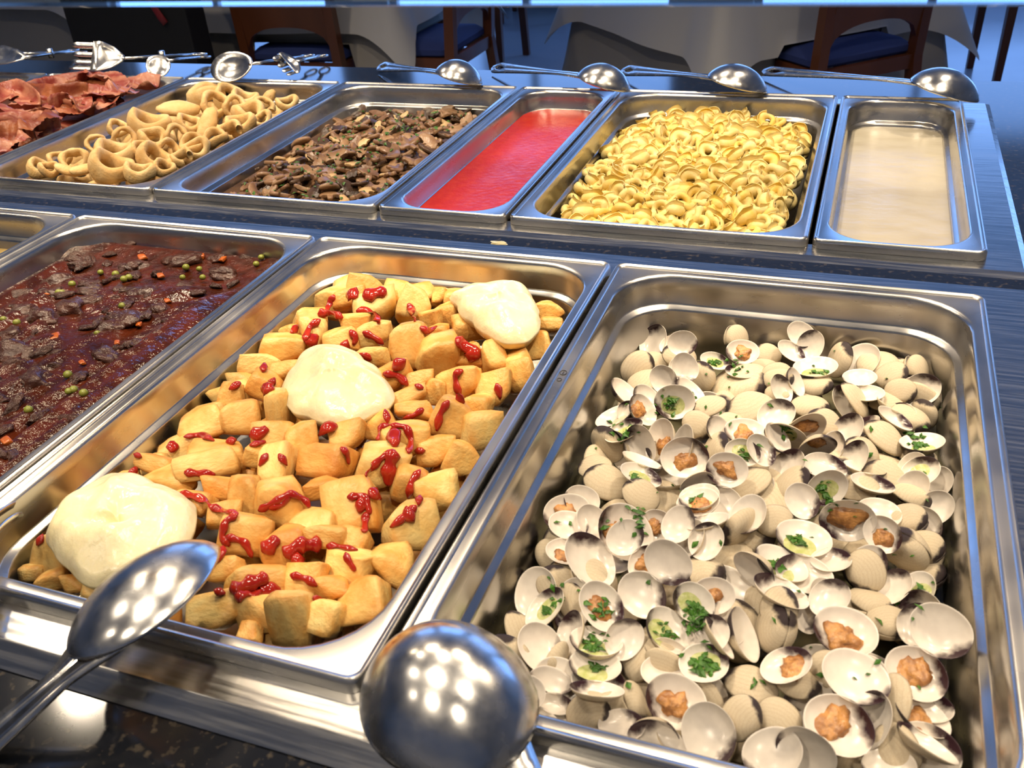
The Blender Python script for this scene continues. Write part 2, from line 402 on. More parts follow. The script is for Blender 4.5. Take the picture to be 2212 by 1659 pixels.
GRAVY = pmat('stew_gravy', (.068, .013, .005), .08, c2=(.030, .007, .003), scale=45, bump=.0034, bscale=95, spec=.4, lo=.4, hi=.62, detail=5)
BROTH = pmat('clam_broth', (.16, .15, .09), .06, c2=(.11, .10, .06), scale=20, bump=.0008, bscale=60)
MUSHJ = pmat('mushroom_juice', (.085, .045, .02), .15, c2=(.15, .08, .03), scale=30, bump=.001)
OILR = pmat('tomato_oil', (.42, .10, .012), .08, c2=(.30, .05, .01), scale=40, bump=.0003)
liquid('tomato_sauce', far['tomato'], -.031, TOMATO, 'smooth red tomato sauce filling the narrow pan', 'sauce', .0004)
liquid('cream_sauce', far['cream'], -.038, CREAMS, 'pale cream sauce filling the narrow pan at the row end', 'sauce', .0007, 40, 2)
liquid('stew_gravy', near['stew'], -.016, GRAVY, 'glossy dark red gravy of the meat stew', 'stew', .0030, 150, 3)
liquid('clam_broth', near['clam'], -.074, BROTH, 'thin greenish broth under the clams', 'broth', .0005, 90, 4)
liquid('mushroom_juice', far['mushroom'], -.046, MUSHJ, 'brown cooking juice under the mushrooms', 'sauce', .0005, 90, 5)
liquid('yellow_sauce_rest', near['yellow'], -.036, pmat('yellow_rest', (.34, .25, .09), .2, c2=(.18, .12, .05), scale=25, bump=.001), 'yellowish remains of sauce in the nearly empty pan', 'sauce', .001, 80, 6)
liquid('brown_sauce_rest', far['brown'], -.03, pmat('brown_rest', (.12, .06, .025), .25, c2=(.2, .11, .05), scale=30, bump=.001), 'brown food in the pan beyond the bacon', 'sauce', .002, 90, 7)

def keep_in(o, verts, pan, hx, hy):
    # slide a piece so that none of its points lies beyond the pan walls
    xs_ = [v.x for v in verts]; ys_ = [v.y for v in verts]; d = Vector((0, 0, 0))
    for k, (lo, hi, c_, h) in enumerate(((min(xs_), max(xs_), pan[0], hx), (min(ys_), max(ys_), pan[1], hy))):
        if hi > c_ + h: d[k] = c_ + h - hi
        elif lo < c_ - h: d[k] = c_ - h - lo
    ex = 0; cr = .042
    for v in verts:
        ax, ay = abs(v.x + d.x - pan[0]) - (hx - cr), abs(v.y + d.y - pan[1]) - (hy - cr)
        if ax > 0 and ay > 0 and math.hypot(ax, ay) - cr > ex:
            ex = math.hypot(ax, ay) - cr; n_ = Vector((math.copysign(ax, v.x - pan[0]), math.copysign(ay, v.y - pan[1]), 0)).normalized()
    if ex: d -= n_ * ex
    o.location += d
def where(pan, x, y, left, right, nearw, farw, mid='mid pan'):
    cx, cy, w = pan; a = (x - cx) / (w / 2); b = (y - cy) / .265
    xs_ = left if a < -.30 else (right if a > .30 else mid); ys_ = nearw if b < -.32 else (farw if b > .32 else '')
    return (xs_ + ' ' + ys_).strip()
# ------------------------------------------------------------------ fried potatoes
def chunk(seed, cuts=2, soft=2):
    rnd = random.Random(seed); bm = bmesh.new(); bmesh.ops.create_cube(bm, size=1)
    for v in bm.verts: v.co += Vector([rnd.uniform(-.15, .15) for _ in range(3)])
    for _ in range(cuts):
        n = Vector([rnd.uniform(-1, 1) for _ in range(3)]).normalized()
        g_ = bm.verts[:] + bm.edges[:] + bm.faces[:]
        r = bmesh.ops.bisect_plane(bm, geom=g_, plane_co=n * rnd.uniform(.36, .5), plane_no=n, clear_outer=True)
        bmesh.ops.holes_fill(bm, edges=[e_ for e_ in r['geom_cut'] if isinstance(e_, bmesh.types.BMEdge)])
    bmesh.ops.remove_doubles(bm, verts=bm.verts, dist=.05)
    bmesh.ops.triangulate(bm, faces=[f for f in bm.faces if len(f.verts) > 4])
    bmesh.ops.subdivide_edges(bm, edges=bm.edges[:], cuts=3, use_grid_fill=True)
    for _ in range(soft): bmesh.ops.smooth_vert(bm, verts=bm.verts[:], factor=.5, use_axis_x=True, use_axis_y=True, use_axis_z=True)
    mx_ = [max(abs(v.co[k]) for v in bm.verts) for k in range(3)]
    for v in bm.verts:
        v.co = Vector([v.co[k] * .5 / mx_[k] for k in range(3)])
        v.co *= 1 + .05 * mnoise.noise(v.co * 2.6 + Vector((seed, 0, 0)))
    return bm
def potato_mat(name, c1, c2, edge):
    mt = pmat(name, c1, .36, c2=c2, scale=2.2, lo=.42, hi=.64, bump=.0006, bscale=11, spec=.4)
    nt = mt.node_tree; p = nt.nodes['Principled BSDF']; src = p.inputs['Base Color'].links[0].from_socket
    ge = nt.nodes.new('ShaderNodeNewGeometry'); mr = nt.nodes.new('ShaderNodeMapRange'); mr.inputs['From Min'].default_value = .505; mr.inputs['From Max'].default_value = .56
    nt.links.new(ge.outputs['Pointiness'], mr.inputs['Value'])
    n = nt.nodes.new('ShaderNodeTexNoise'); n.inputs['Scale'].default_value = 2.5; tc = nt.nodes.new('ShaderNodeTexCoord'); nt.links.new(tc.outputs['Object'], n.inputs['Vector'])
    mu = nt.nodes.new('ShaderNodeMath'); mu.operation = 'MULTIPLY'; nt.links.new(mr.outputs[0], mu.inputs[0]); nt.links.new(n.outputs['Fac'], mu.inputs[1])
    mx = nt.nodes.new('ShaderNodeMix'); mx.data_type = 'RGBA'; mx.inputs['B'].default_value = (*edge, 1)
    nt.links.new(src, mx.inputs['A']); nt.links.new(mu.outputs[0], mx.inputs['Factor'])
    oi = nt.nodes.new('ShaderNodeObjectInfo'); hv = nt.nodes.new('ShaderNodeHueSaturation'); v_ = nt.nodes.new('ShaderNodeMapRange'); v_.inputs['To Min'].default_value = .82; v_.inputs['To Max'].default_value = 1.08
    nt.links.new(oi.outputs['Random'], v_.inputs['Value']); nt.links.new(v_.outputs[0], hv.inputs['Value']); nt.links.new(mx.outputs['Result'], hv.inputs['Color']); nt.links.new(hv.outputs[0], p.inputs['Base Color'])
    return mt
PM = [potato_mat('fried_potato_golden', (.86, .57, .19), (.80, .42, .10), (.58, .22, .04)),
      potato_mat('fried_potato_pale', (.88, .68, .27), (.85, .54, .16), (.66, .30, .07)),
      potato_mat('fried_potato_orange', (.80, .44, .115), (.72, .33, .07), (.54, .18, .035))]
CH_ = [[None] * 3 for _ in range(12)]
for i in range(12):
    bm = chunk(i * 7 + 1, 1 + i % 3); me = bm_mesh('potato', bm, PM[0])
    for k in range(3):
        q = me if k == 0 else me.copy()
        q.materials[0] = PM[k]; CH_[i][k] = q
def conv(lst, x0, y0, s): return [(x0 + a * s, y0 + b * s) + tuple(r) for a, b, *r in lst]
POT = [(762, 594, 52, 58, 1), (822, 594, 76, 72, 0), (679, 641, 80, 66, 1), (726, 616, 48, 50, 1), (885, 603, 70, 34, 0), (947, 608, 48, 44, 0), (990, 594, 52, 44, 2), (1005, 619, 72, 40, 0),
 (860, 634, 52, 48, 0), (907, 623, 62, 48, 0), (755, 645, 62, 46, 2), (810, 666, 86, 72, 1), (896, 663, 66, 78, 1), (932, 695, 52, 54, 0), (961, 681, 56, 48, 0), (951, 641, 34, 30, 0), (1081, 612, 62, 40, 0),
 (1207, 670, 62, 52, 0), (1189, 703, 54, 42, 0), (1160, 746, 62, 62, 0), (1110, 782, 54, 66, 0), (1066, 775, 52, 74, 0), (1139, 815, 60, 72, 0), (1008, 710, 72, 58, 0), (1019, 764, 62, 58, 2), (947, 764, 88, 88, 0),
 (878, 750, 80, 96, 0), (940, 721, 54, 36, 2), (810, 724, 68, 58, 1), (770, 703, 68, 54, 0), (737, 731, 76, 58, 0), (679, 721, 58, 72, 1), (629, 692, 68, 54, 0), (589, 717, 36, 34, 0), (607, 753, 84, 62, 0), (564, 791, 86, 50, 1),
 (618, 805, 60, 46, 0), (571, 836, 74, 68, 2), (412, 845, 78, 62, 1), (474, 830, 72, 58, 1), (499, 852, 54, 54, 0), (373, 892, 84, 68, 1), (434, 917, 98, 72, 0), (514, 906, 84, 72, 0), (325, 953, 104, 64, 1), (467, 979, 118, 54, 0),
 (253, 986, 64, 50, 1), (607, 883, 56, 96, 1), (810, 771, 72, 44, 1), (849, 815, 78, 62, 2), (882, 862, 76, 44, 0), (907, 825, 54, 48, 0), (990, 833, 88, 78, 0), (1063, 840, 84, 78, 0), (940, 843, 46, 48, 0), (983, 909, 98, 92, 0),
 (1027, 883, 62, 62, 0), (893, 883, 80, 44, 0), (1048, 930, 88, 82, 1), (824, 912, 78, 64, 0), (875, 952, 98, 78, 0), (943, 974, 74, 64, 0), (998, 995, 76, 76, 0), (828, 1006, 94, 92, 1), (889, 1042, 74, 78, 0), (940, 1064, 88, 78, 1),
 (748, 941, 78, 64, 0), (708, 999, 112, 78, 2), (654, 959, 64, 88, 0), (593, 945, 84, 60, 0), (596, 1010, 64, 96, 1), (556, 985, 50, 50, 0), (705, 1053, 92, 42, 2), (334, 1003, 90, 40, 0), (212, 1030, 50, 54, 0), (149, 1079, 84, 64, 1),
 (447, 1007, 118, 58, 1), (371, 1039, 112, 62, 0), (479, 1057, 84, 50, 2), (529, 1066, 72, 82, 0), (615, 1093, 106, 110, 0), (683, 1134, 98, 78, 1), (759, 1098, 102, 112, 0), (886, 1138, 116, 102, 1), (416, 1088, 84, 50, 0), (538, 1156, 116, 88, 0),
 (484, 1111, 64, 56, 0), (606, 1183, 92, 78, 2), (705, 1156, 92, 50, 0), (768, 1170, 56, 50, 0), (660, 1251, 88, 78, 0), (755, 1224, 112, 78, 1), (854, 1224, 94, 84, 0), (719, 1269, 84, 56, 2), (786, 1296, 118, 98, 0), (705, 1333, 74, 78, 1),
 (628, 1333, 82, 112, 1), (560, 1328, 104, 80, 1), (551, 1256, 122, 64, 0), (466, 1319, 128, 80, 1), (497, 1233, 84, 54, 0), (542, 1364, 50, 30, 0), (72, 1183, 94, 102, 1), (113, 1251, 64, 40, 0), (167, 1260, 56, 40, 0), (221, 1278, 88, 44, 1), (32, 1233, 44, 30, 1)]
pc = near['potato']
def S_pot(x, y):
    u = (x - pc[0]) / .14; v = (y - pc[1]) / .245
    return -.034 + .016 * max(0, 1 - u * u) * max(0, 1 - .6 * v * v)
def on_profile(u, v, S, lift=0):
    z = -.03
    for _ in range(8):
        p = atz(u, v, z); z = S(p.x, p.y) + lift
    return atz(u, v, z)
rnd = random.Random(5)
items = []
for (u, v, w, h, mi) in POT:
    p = on_profile(u, v, S_pot); s = depth(p) / FPX
    items.append([p, w * s, h * s, mi])
# push overlapping neighbours apart, mostly along the line of sight
P = np.array([i[0][:] for i in items]); Rr = np.array([(i[1] + i[2]) * .5 * .44 for i in items]); C_ = np.array(CAM[:])
for it in range(60):
    D = P[:, None] - P[None]; L = np.linalg.norm(D, axis=2) + np.eye(len(P)) * 9
    ov = np.clip(Rr[:, None] + Rr[None] - L, 0, None)
    mv = (D / L[..., None] * ov[..., None] * .25).sum(1)
    vd = P - C_; vd /= np.linalg.norm(vd, axis=1)[:, None]
    al = (mv * vd).sum(1)[:, None] * vd
    P += al + .10 * (mv - al)
    zs = np.array([S_pot(*p[:2]) for p in P]) + Z0
    P[:, 2] = np.clip(P[:, 2], zs - .030, zs + .018)
    P[:, 0] = np.clip(P[:, 0], pc[0] - .137 + Rr, pc[0] + .137 - Rr * .9); P[:, 1] = np.clip(P[:, 1], pc[1] - .240 + Rr, pc[1] + .240 - Rr)
camb = Matrix((RIGHT, -DOWN, -FWD)).transposed()
KETCH_PX = []
POTS = []
for i, (p, w, h, mi) in enumerate(items):
    o = link('potato_chunk', CH_[rnd.randrange(12)][mi], None, Vector(P[i]))
    d_ = max(.018, (w + h) / 2 * rnd.uniform(.75, 1.0))
    R_ = camb @ Euler((rnd.uniform(-.45, .45), rnd.uniform(-.45, .45), rnd.uniform(-.25, .25) + rnd.choice((0, 0, math.pi / 2)) * 0)).to_matrix()
    o.rotation_euler = R_.to_euler(); o.scale = (w * 1.15, h * 1.15, d_ * 1.08)
    POTS.append(o)
nf = 0; FILL = []
while nf < 45:                                     # the chunks below that show through the gaps
    x = pc[0] + rnd.uniform(-.115, .115); y = pc[1] + rnd.uniform(-.215, .215)
    if any(math.hypot(x - a_, y - b_) < .030 for a_, b_ in FILL) and len(FILL) < 44 and rnd.random() < .995: continue
    FILL.append((x, y))
    o = link('potato_chunk', CH_[rnd.randrange(12)][rnd.choice((0, 0, 2))], None, (x, y, Z0 + S_pot(x, y) - .034 + rnd.uniform(-.006, .004)))
    s = rnd.uniform(.034, .044); o.scale = (s, s * .9, s * .8); o.rotation_euler = [rnd.uniform(0, 6.28) for _ in range(3)]
    tag(o, 'fried potato chunk half buried under the other chunks', 'potato', 'buried fried potato chunks'); nf += 1
bpy.context.view_layer.update()
for o in [q for q in col.objects if q.name.startswith('potato_chunk')]:
    keep_in(o, [o.matrix_world @ v.co for v in o.data.vertices], pc, *((.1375, .2400) if o in POTS else (.1335, .2360)))
bpy.context.view_layer.update()
def bvh(objs):
    V = []; F = []
    for o in objs:
        n = len(V); mw = o.matrix_world
        V += [mw @ v.co for v in o.data.vertices]; F += [tuple(n + i for i in p_.vertices) for p_ in o.data.polygons]
    return BVHTree.FromPolygons(V, F)

def flat_blob(seed):
    bm = bmesh.new(); bmesh.ops.create_icosphere(bm, subdivisions=3, radius=.5)
    for v in bm.verts: v.co *= 1 + .5 * mnoise.noise(v.co * 3 + Vector((seed, 0, 0)))
    return bm
# mayonnaise dollops
MAYO = pmat('mayonnaise', (.76, .67, .41), .24, c2=(.80, .73, .49), scale=30, bump=.0010, bscale=110, sss=.3, sssr=(1, .8, .5), spec=.5)
def dollop(poly, zc, hgt, seed, label, swirl):
    pts = [atz(u, v, zc) for u, v in poly]; cen = sum(pts, Vector()) / len(pts)
    ang = sorted([(math.atan2(p.y - cen.y, p.x - cen.x), math.hypot(p.x - cen.x, p.y - cen.y)) for p in pts])
    A = np.array([a for a, _ in ang]); Rd = np.array([r for _, r in ang])
    def rad(t): return float(np.interp(t, np.concatenate([A - 2 * math.pi, A, A + 2 * math.pi]), np.tile(Rd, 3)))
    rn = random.Random(seed); ks = [(rn.uniform(-1, 1), rn.uniform(-1, 1), rn.uniform(0, 6.28), rn.choice((60, 110, 190))) for _ in range(12)]
    N = 72; loops = []
    for r in [1.0, 1.02, 1.015, .99, .95, .9, .84, .77, .69, .6, .5, .4, .3, .2, .1, .03]:
        L = []
        for k in range(N):
            t = -math.pi + 2 * math.pi * k / N
            q = rad(t) * r; x = q * math.cos(t); y = q * math.sin(t)
            z = hgt * max(0, 1 - r ** 2.2) ** .55 if r < 1 else 0
            nz = sum(math.sin(f * (a * x + b * y) + c_) for a, b, c_, f in ks) / 5
            z += nz * .0030 * (1 - r ** 3 * .8 if r < 1 else .2)
            if r < 1: z += (1 - r ** 4) * (.0045 * mnoise.noise(Vector((x * 55, y * 55, seed))) + .0022 * abs(mnoise.noise(Vector((x * 130, y * 90, seed + 5)))))
            if r >= .84: q2 = 1 + .05 * mnoise.noise(Vector((x * 70, y * 70, seed + 9))); x *= q2; y *= q2
            z += swirl * hgt * max(0, 1 - r) * math.sin(2.0 * t + 9 * r) * .55
            if r < .35 and swirl > .3: z -= .011 * math.exp(-((x - .006) ** 2 * .6 + (y + .002) ** 2) / .00007)
            L.append((x, y, z))
        loops.append(L)
    loops[0] = [(x * .92, y * .92, -.016) for x, y, z in loops[0]]
    V, F = loft(loops); F.append(tuple(reversed(range(N))))
    o = link('mayonnaise_dollop', mesh('mayonnaise_dollop', V, F, MAYO), None, cen); o.location.z = zc + Z0
    s = o.modifiers.new('sub', 'SUBSURF'); s.levels = 1; s.render_levels = 1
    tag(o, label, 'mayonnaise'); return o
K7 = (560, 500, .3617); K4 = (0, 400, .3617); KL = (0, 980, .452)
DOLLOPS = []
DOLLOPS.append((dollop([(100, 1165), (130, 1105), (190, 1060), (250, 1030), (300, 1032), (340, 1055), (385, 1065), (420, 1105), (415, 1160), (380, 1205), (330, 1240), (300, 1258), (240, 1268), (180, 1255), (140, 1220), (115, 1190)], -.012, .021, 1, 'thick swirled mayonnaise dollop beside the serving spoon bowl', .42), 'by the swirled mayonnaise'))
DOLLOPS.append((dollop(conv([(450, 690), (560, 730), (650, 800), (740, 890), (810, 980), (780, 1050), (680, 1080), (560, 1160), (480, 1150), (400, 1150), (300, 1100), (200, 1080), (150, 1000), (140, 930), (220, 820), (260, 740), (350, 700)], *K7), -.010, .018, 2, 'smooth mayonnaise dollop in the middle of the potatoes', .2), 'by the middle mayonnaise'))
DOLLOPS.append((dollop(conv([(1130, 400), (1220, 360), (1340, 330), (1480, 320), (1580, 340), (1630, 420), (1665, 500), (1660, 590), (1580, 665), (1480, 675), (1380, 620), (1280, 540), (1190, 440)], *K7), -.008, .018, 3, 'mayonnaise dollop with a folded tip by the pan corner', .2), 'by the folded mayonnaise'))

o = link('mayonnaise_smear', bm_mesh('mayonnaise_smear', flat_blob(3), MAYO), None, atz(1077, 525, NZ + .0002)); o.scale = (.020, .007, .003); o.rotation_euler.z = .05
tag(o, 'small dried mayonnaise smear on the potato pan rim', 'mayonnaise')
# ketchup drizzles draped over the potatoes
KETCHUP = pmat('ketchup', (.27, .010, .007), .12, c2=(.38, .026, .010), scale=60, bump=.0004, spec=.55)
bt = bvh(POTS)
def pot_where(L_):
    ds_ = sorted(((L_ - dl.location).xy.length, nm) for dl, nm in DOLLOPS)
    return ds_[0][1] if ds_[0][0] < .085 else where(pc, L_.x, L_.y, 'beside the stew pan', 'beside the clam pan', 'near the ladle', 'by the far wall', 'amid the pan')
def drizzle(poly, wpx):
    pts = []
    for (a, b), (c_, d_) in zip(poly, poly[1:]):
        n = max(2, int(math.hypot(c_ - a, d_ - b) / 5))
        for k in range(n): pts.append((a + (c_ - a) * k / n, b + (d_ - b) * k / n))
    pts.append(poly[-1]); Q = []; Nn = []
    for u, v in pts:
        d = ray(u, v).normalized(); h, nn, i_, ds = bt.ray_cast(CAM, d, 3)
        if h is None: continue
        if nn.dot(d) > 0: nn = -nn
        Q.append(h); Nn.append(nn)
    if len(Q) < 3: return None
    for _ in range(2):
        Q = [Q[0]] + [(Q[i - 1] + Q[i] * 2 + Q[i + 1]) / 4 for i in range(1, len(Q) - 1)] + [Q[-1]]
        Nn = [Nn[0]] + [(Nn[i - 1] + Nn[i] * 2 + Nn[i + 1]).normalized() for i in range(1, len(Nn) - 1)] + [Nn[-1]]
    # the sauce bridges small gaps: keep to the nearest surface along the line
    dirs = [(q - CAM).normalized() for q in Q]; dd = []
    for d, q in zip(dirs, Q):
        h, nn, i_, ds = bt.ray_cast(CAM, d, 3); dd.append(ds if h is not None else (q - CAM).length)
    dd = np.array(dd); K_ = len(dd)
    en = np.array([dd[max(0, i - 2):i + 3].min() for i in range(K_)])
    en = np.array([en[max(0, i - 2):i + 3].mean() for i in range(K_)])
    en = np.minimum(en, dd)
    Q = [CAM + d * float(e_) for d, e_ in zip(dirs, en)]
    V = []; F = []; n = 8; N = len(Q); cen = sum(Q, Vector()) / N
    for i in range(N):
        t = (Q[min(i + 1, N - 1)] - Q[max(i - 1, 0)]).normalized(); a = t.cross(Nn[i])
        a = a.normalized() if a.length > 1e-4 else RIGHT
        e_ = min(1, .35 + min(i, N - 1 - i) * .4); r = wpx * .66 * depth(Q[i]) / FPX * e_ * (1 + .22 * math.sin(i * .9))
        for k in range(n):
            an = 2 * math.pi * k / n
            V.append(Q[i] - cen + a * (r * math.cos(an)) + Nn[i] * (r * .55 * math.sin(an) + .0009))
    for i in range(N - 1):
        for k in range(n): F.append((i * n + k, i * n + (k + 1) % n, (i + 1) * n + (k + 1) % n, (i + 1) * n + k))
    F.append(tuple(reversed(range(n)))); F.append(tuple((N - 1) * n + k for k in range(n)))
    o = link('ketchup_drizzle', mesh('ketchup_drizzle', V, F, KETCHUP), None, cen)
    th = wpx >= 18
    tag(o, (lb := ('thick ketchup smear on potatoes, ' if th else 'thin ketchup line on potatoes, ') + pot_where(cen)), 'ketchup', lb)
    return o
ST = [(K7, 12, s) for s in ([(450, 380), (430, 420), (400, 470), (350, 500)], [(350, 500), (430, 480), (500, 520)], [(580, 480), (640, 465), (690, 500), (720, 550)], [(190, 610), (230, 560)], [(360, 530), (300, 570), (270, 660)],
      [(620, 600), (700, 640), (750, 680)], [(890, 430), (920, 490), (930, 540)], [(960, 570), (1000, 600), (1060, 570)], [(740, 850), (830, 860), (890, 920)], [(930, 920), (980, 940)], [(1220, 830), (1170, 850), (1180, 930), (1200, 980)],
      [(1420, 910), (1440, 1000)], [(1390, 1070), (1440, 1050), (1480, 1060)], [(1130, 1010), (1080, 1090), (1060, 1190)], [(750, 1070), (770, 1150)], [(780, 1160), (880, 1170), (910, 1240), (890, 1330)], [(780, 1160), (720, 1170), (710, 1250)],
      [(800, 1310), (720, 1360), (630, 1460)], [(480, 1290), (520, 1320), (530, 1390)], [(960, 1430), (910, 1490), (890, 1590)], [(180, 1560), (250, 1600), (300, 1650)], [(180, 1560), (140, 1630), (60, 1650)], [(960, 1570), (950, 1640)],
      [(670, 770), (640, 740), (600, 730)], [(540, 590), (580, 640), (560, 680)], [(430, 550), (410, 590)], [(0, 1180), (60, 1190)], [(90, 880), (60, 930)], [(120, 1330), (160, 1400)], [(860, 1110), (920, 1100), (980, 1060)])]
ST += [(K7, 24, s) for s in ([(520, 380), (560, 370), (580, 400)], [(620, 400), (680, 370), (760, 360)], [(270, 660), (320, 640), (350, 620)], [(1170, 640), (1230, 690), (1280, 720), (1260, 780)], [(1180, 1010), (1220, 985)], [(800, 1180), (810, 1290)],
      [(800, 1310), (775, 1420), (770, 1530)], [(350, 1220), (390, 1170), (470, 1160)], [(650, 1540), (720, 1600), (760, 1570)], [(960, 1290), (960, 1330)], [(1210, 470), (1230, 520)], [(860, 820), (830, 790), (810, 760)], [(480, 680), (540, 700)], [(1590, 630), (1595, 680)])]
ST += [(K4, 12, s) for s in ([(1085, 1290), (1090, 1340), (1085, 1400)], [(1240, 1160), (1170, 1240), (1170, 1310)], [(1440, 1180), (1370, 1220)], [(1580, 1060), (1570, 1120)], [(1100, 1510), (1200, 1490), (1280, 1530)], [(1490, 1560), (1590, 1530)], [(1510, 960), (1510, 1010)])]
ST += [(K4, 22, s) for s in ([(890, 1490), (850, 1560), (820, 1630)], [(1000, 1570), (1070, 1560)], [(1350, 1540), (1440, 1520)], [(1500, 1500), (1600, 1460)], [(1560, 1220), (1640, 1220)])]
ST += [(KL, 13, s) for s in ([(860, 190), (950, 210), (1040, 270), (1140, 290)], [(1140, 290), (1080, 320), (1060, 400), (1100, 440)], [(1080, 395), (1170, 420), (1210, 500)], [(1240, 270), (1330, 220), (1380, 190), (1460, 220), (1480, 260)], [(1560, 440), (1640, 450), (1710, 465)],
      [(1650, 480), (1700, 560)], [(1390, 580), (1470, 600), (1520, 630)], [(990, 650), (1080, 670)], [(1490, 690), (1560, 690)], [(1990, 250), (1920, 310), (1870, 350)], [(880, 90), (1030, 100)], [(220, 370), (180, 440)], [(1660, 210), (1740, 200), (1770, 290)], [(1280, 0), (1240, 60)], [(1750, 280), (1740, 380)])]
ST += [(KL, 26, s) for s in ([(1060, 440), (1040, 520)], [(940, 350), (1000, 360), (940, 400)], [(1360, 490), (1420, 440), (1540, 430)], [(1400, 520), (1470, 500), (1520, 460)], [(1100, 660), (1200, 620), (1280, 590)], [(1120, 690), (1250, 660), (1340, 650)], [(1980, 280), (1920, 310)], [(600, 70), (650, 100)],
      [(1830, 190), (1860, 250), (1820, 300)], [(1700, 240), (1760, 250)], [(590, 600), (640, 590)], [(1260, 470), (1330, 400)])]
for K, w, s in ST: drizzle(conv(s, *K), w)
kp = [conv(s, *K) for K, w, s in ST]
for i, (u, v, w, h, mi) in enumerate(POT):
    hit = any(abs(a - u) < w * .42 and abs(b - v) < h * .42 for l in kp for a, b in l)
    big = w * h > 6400
    kn = ('golden', 'pale yellow', 'browned orange')[mi]
    wh = pot_where(POTS[i].location)
    lb = '%s %s potato chunk %s, %s' % ('large' if big else 'small', kn, 'streaked with ketchup' if hit else 'without ketchup', wh)
    tag(POTS[i], lb, 'potato', lb.replace(' chunk', ' chunks'))

# ------------------------------------------------------------------ clams
def shell_mats():
    mt = pmat('clam_shell_outside', (.66, .54, .37), .34, c2=(.74, .65, .49), scale=60, spec=.5, bump=.00025, bscale=300)
    nt = mt.node_tree; p = nt.nodes['Principled BSDF']; src = p.inputs['Base Color'].links[0].from_socket
    tc = nt.nodes.new('ShaderNodeTexCoord'); sub = nt.nodes.new('ShaderNodeVectorMath'); sub.operation = 'SUBTRACT'; sub.inputs[1].default_value = (.05, .40, -.1)
    ln = nt.nodes.new('ShaderNodeVectorMath'); ln.operation = 'LENGTH'
    nt.links.new(tc.outputs['Object'], sub.inputs[0]); nt.links.new(sub.outputs[0], ln.inputs[0])
    nz = nt.nodes.new('ShaderNodeTexNoise'); nz.inputs['Scale'].default_value = 5; nt.links.new(tc.outputs['Object'], nz.inputs['Vector'])
    ma = nt.nodes.new('ShaderNodeMath'); ma.operation = 'MULTIPLY_ADD'; ma.inputs[1].default_value = .07; nt.links.new(nz.outputs['Fac'], ma.inputs[0]); nt.links.new(ln.outputs['Value'], ma.inputs[2])
    sn = nt.nodes.new('ShaderNodeMath'); sn.operation = 'SINE'; mu = nt.nodes.new('ShaderNodeMath'); mu.operation = 'MULTIPLY'; mu.inputs[1].default_value = 85
    nt.links.new(ma.outputs[0], mu.inputs[0]); nt.links.new(mu.outputs[0], sn.inputs[0])
    mr = nt.nodes.new('ShaderNodeMapRange'); mr.inputs['From Min'].default_value = .2; mr.inputs['From Max'].default_value = 1; mr.inputs['To Max'].default_value = .14; nt.links.new(sn.outputs[0], mr.inputs['Value'])
    mx = nt.nodes.new('ShaderNodeMix'); mx.data_type = 'RGBA'; mx.inputs['B'].default_value = (.42, .28, .15, 1)
    nt.links.new(src, mx.inputs['A']); nt.links.new(mr.outputs[0], mx.inputs['Factor'])
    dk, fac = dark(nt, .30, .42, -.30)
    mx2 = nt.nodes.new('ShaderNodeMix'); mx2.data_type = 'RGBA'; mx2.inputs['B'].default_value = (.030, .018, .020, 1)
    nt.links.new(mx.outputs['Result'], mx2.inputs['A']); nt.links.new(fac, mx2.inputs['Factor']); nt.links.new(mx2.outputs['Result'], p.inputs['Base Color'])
    mi = pmat('clam_shell_inside', (.78, .72, .64), .24, c2=(.70, .64, .57), scale=4, spec=.5)
    nt = mi.node_tree; p = nt.nodes['Principled BSDF']; src = p.inputs['Base Color'].links[0].from_socket
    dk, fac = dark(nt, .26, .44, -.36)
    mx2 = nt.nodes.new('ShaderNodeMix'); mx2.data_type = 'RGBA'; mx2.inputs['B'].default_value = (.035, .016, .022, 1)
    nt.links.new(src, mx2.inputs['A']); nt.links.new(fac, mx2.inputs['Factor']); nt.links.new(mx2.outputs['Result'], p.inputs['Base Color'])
    return mt, mi
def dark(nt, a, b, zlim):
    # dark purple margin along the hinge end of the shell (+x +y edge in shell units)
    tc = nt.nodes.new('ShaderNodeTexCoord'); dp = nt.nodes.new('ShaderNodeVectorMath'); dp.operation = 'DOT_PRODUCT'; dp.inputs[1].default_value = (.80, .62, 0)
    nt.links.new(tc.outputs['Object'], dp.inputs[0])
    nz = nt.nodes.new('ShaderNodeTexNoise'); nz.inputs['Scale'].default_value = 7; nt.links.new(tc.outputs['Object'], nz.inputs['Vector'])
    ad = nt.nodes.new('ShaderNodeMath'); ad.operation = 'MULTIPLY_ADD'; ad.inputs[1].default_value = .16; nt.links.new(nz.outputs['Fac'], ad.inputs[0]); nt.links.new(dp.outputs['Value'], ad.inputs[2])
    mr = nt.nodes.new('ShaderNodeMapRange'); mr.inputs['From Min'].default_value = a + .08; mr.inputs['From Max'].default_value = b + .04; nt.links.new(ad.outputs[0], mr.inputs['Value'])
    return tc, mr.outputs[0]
SH_O, SH_I = shell_mats()
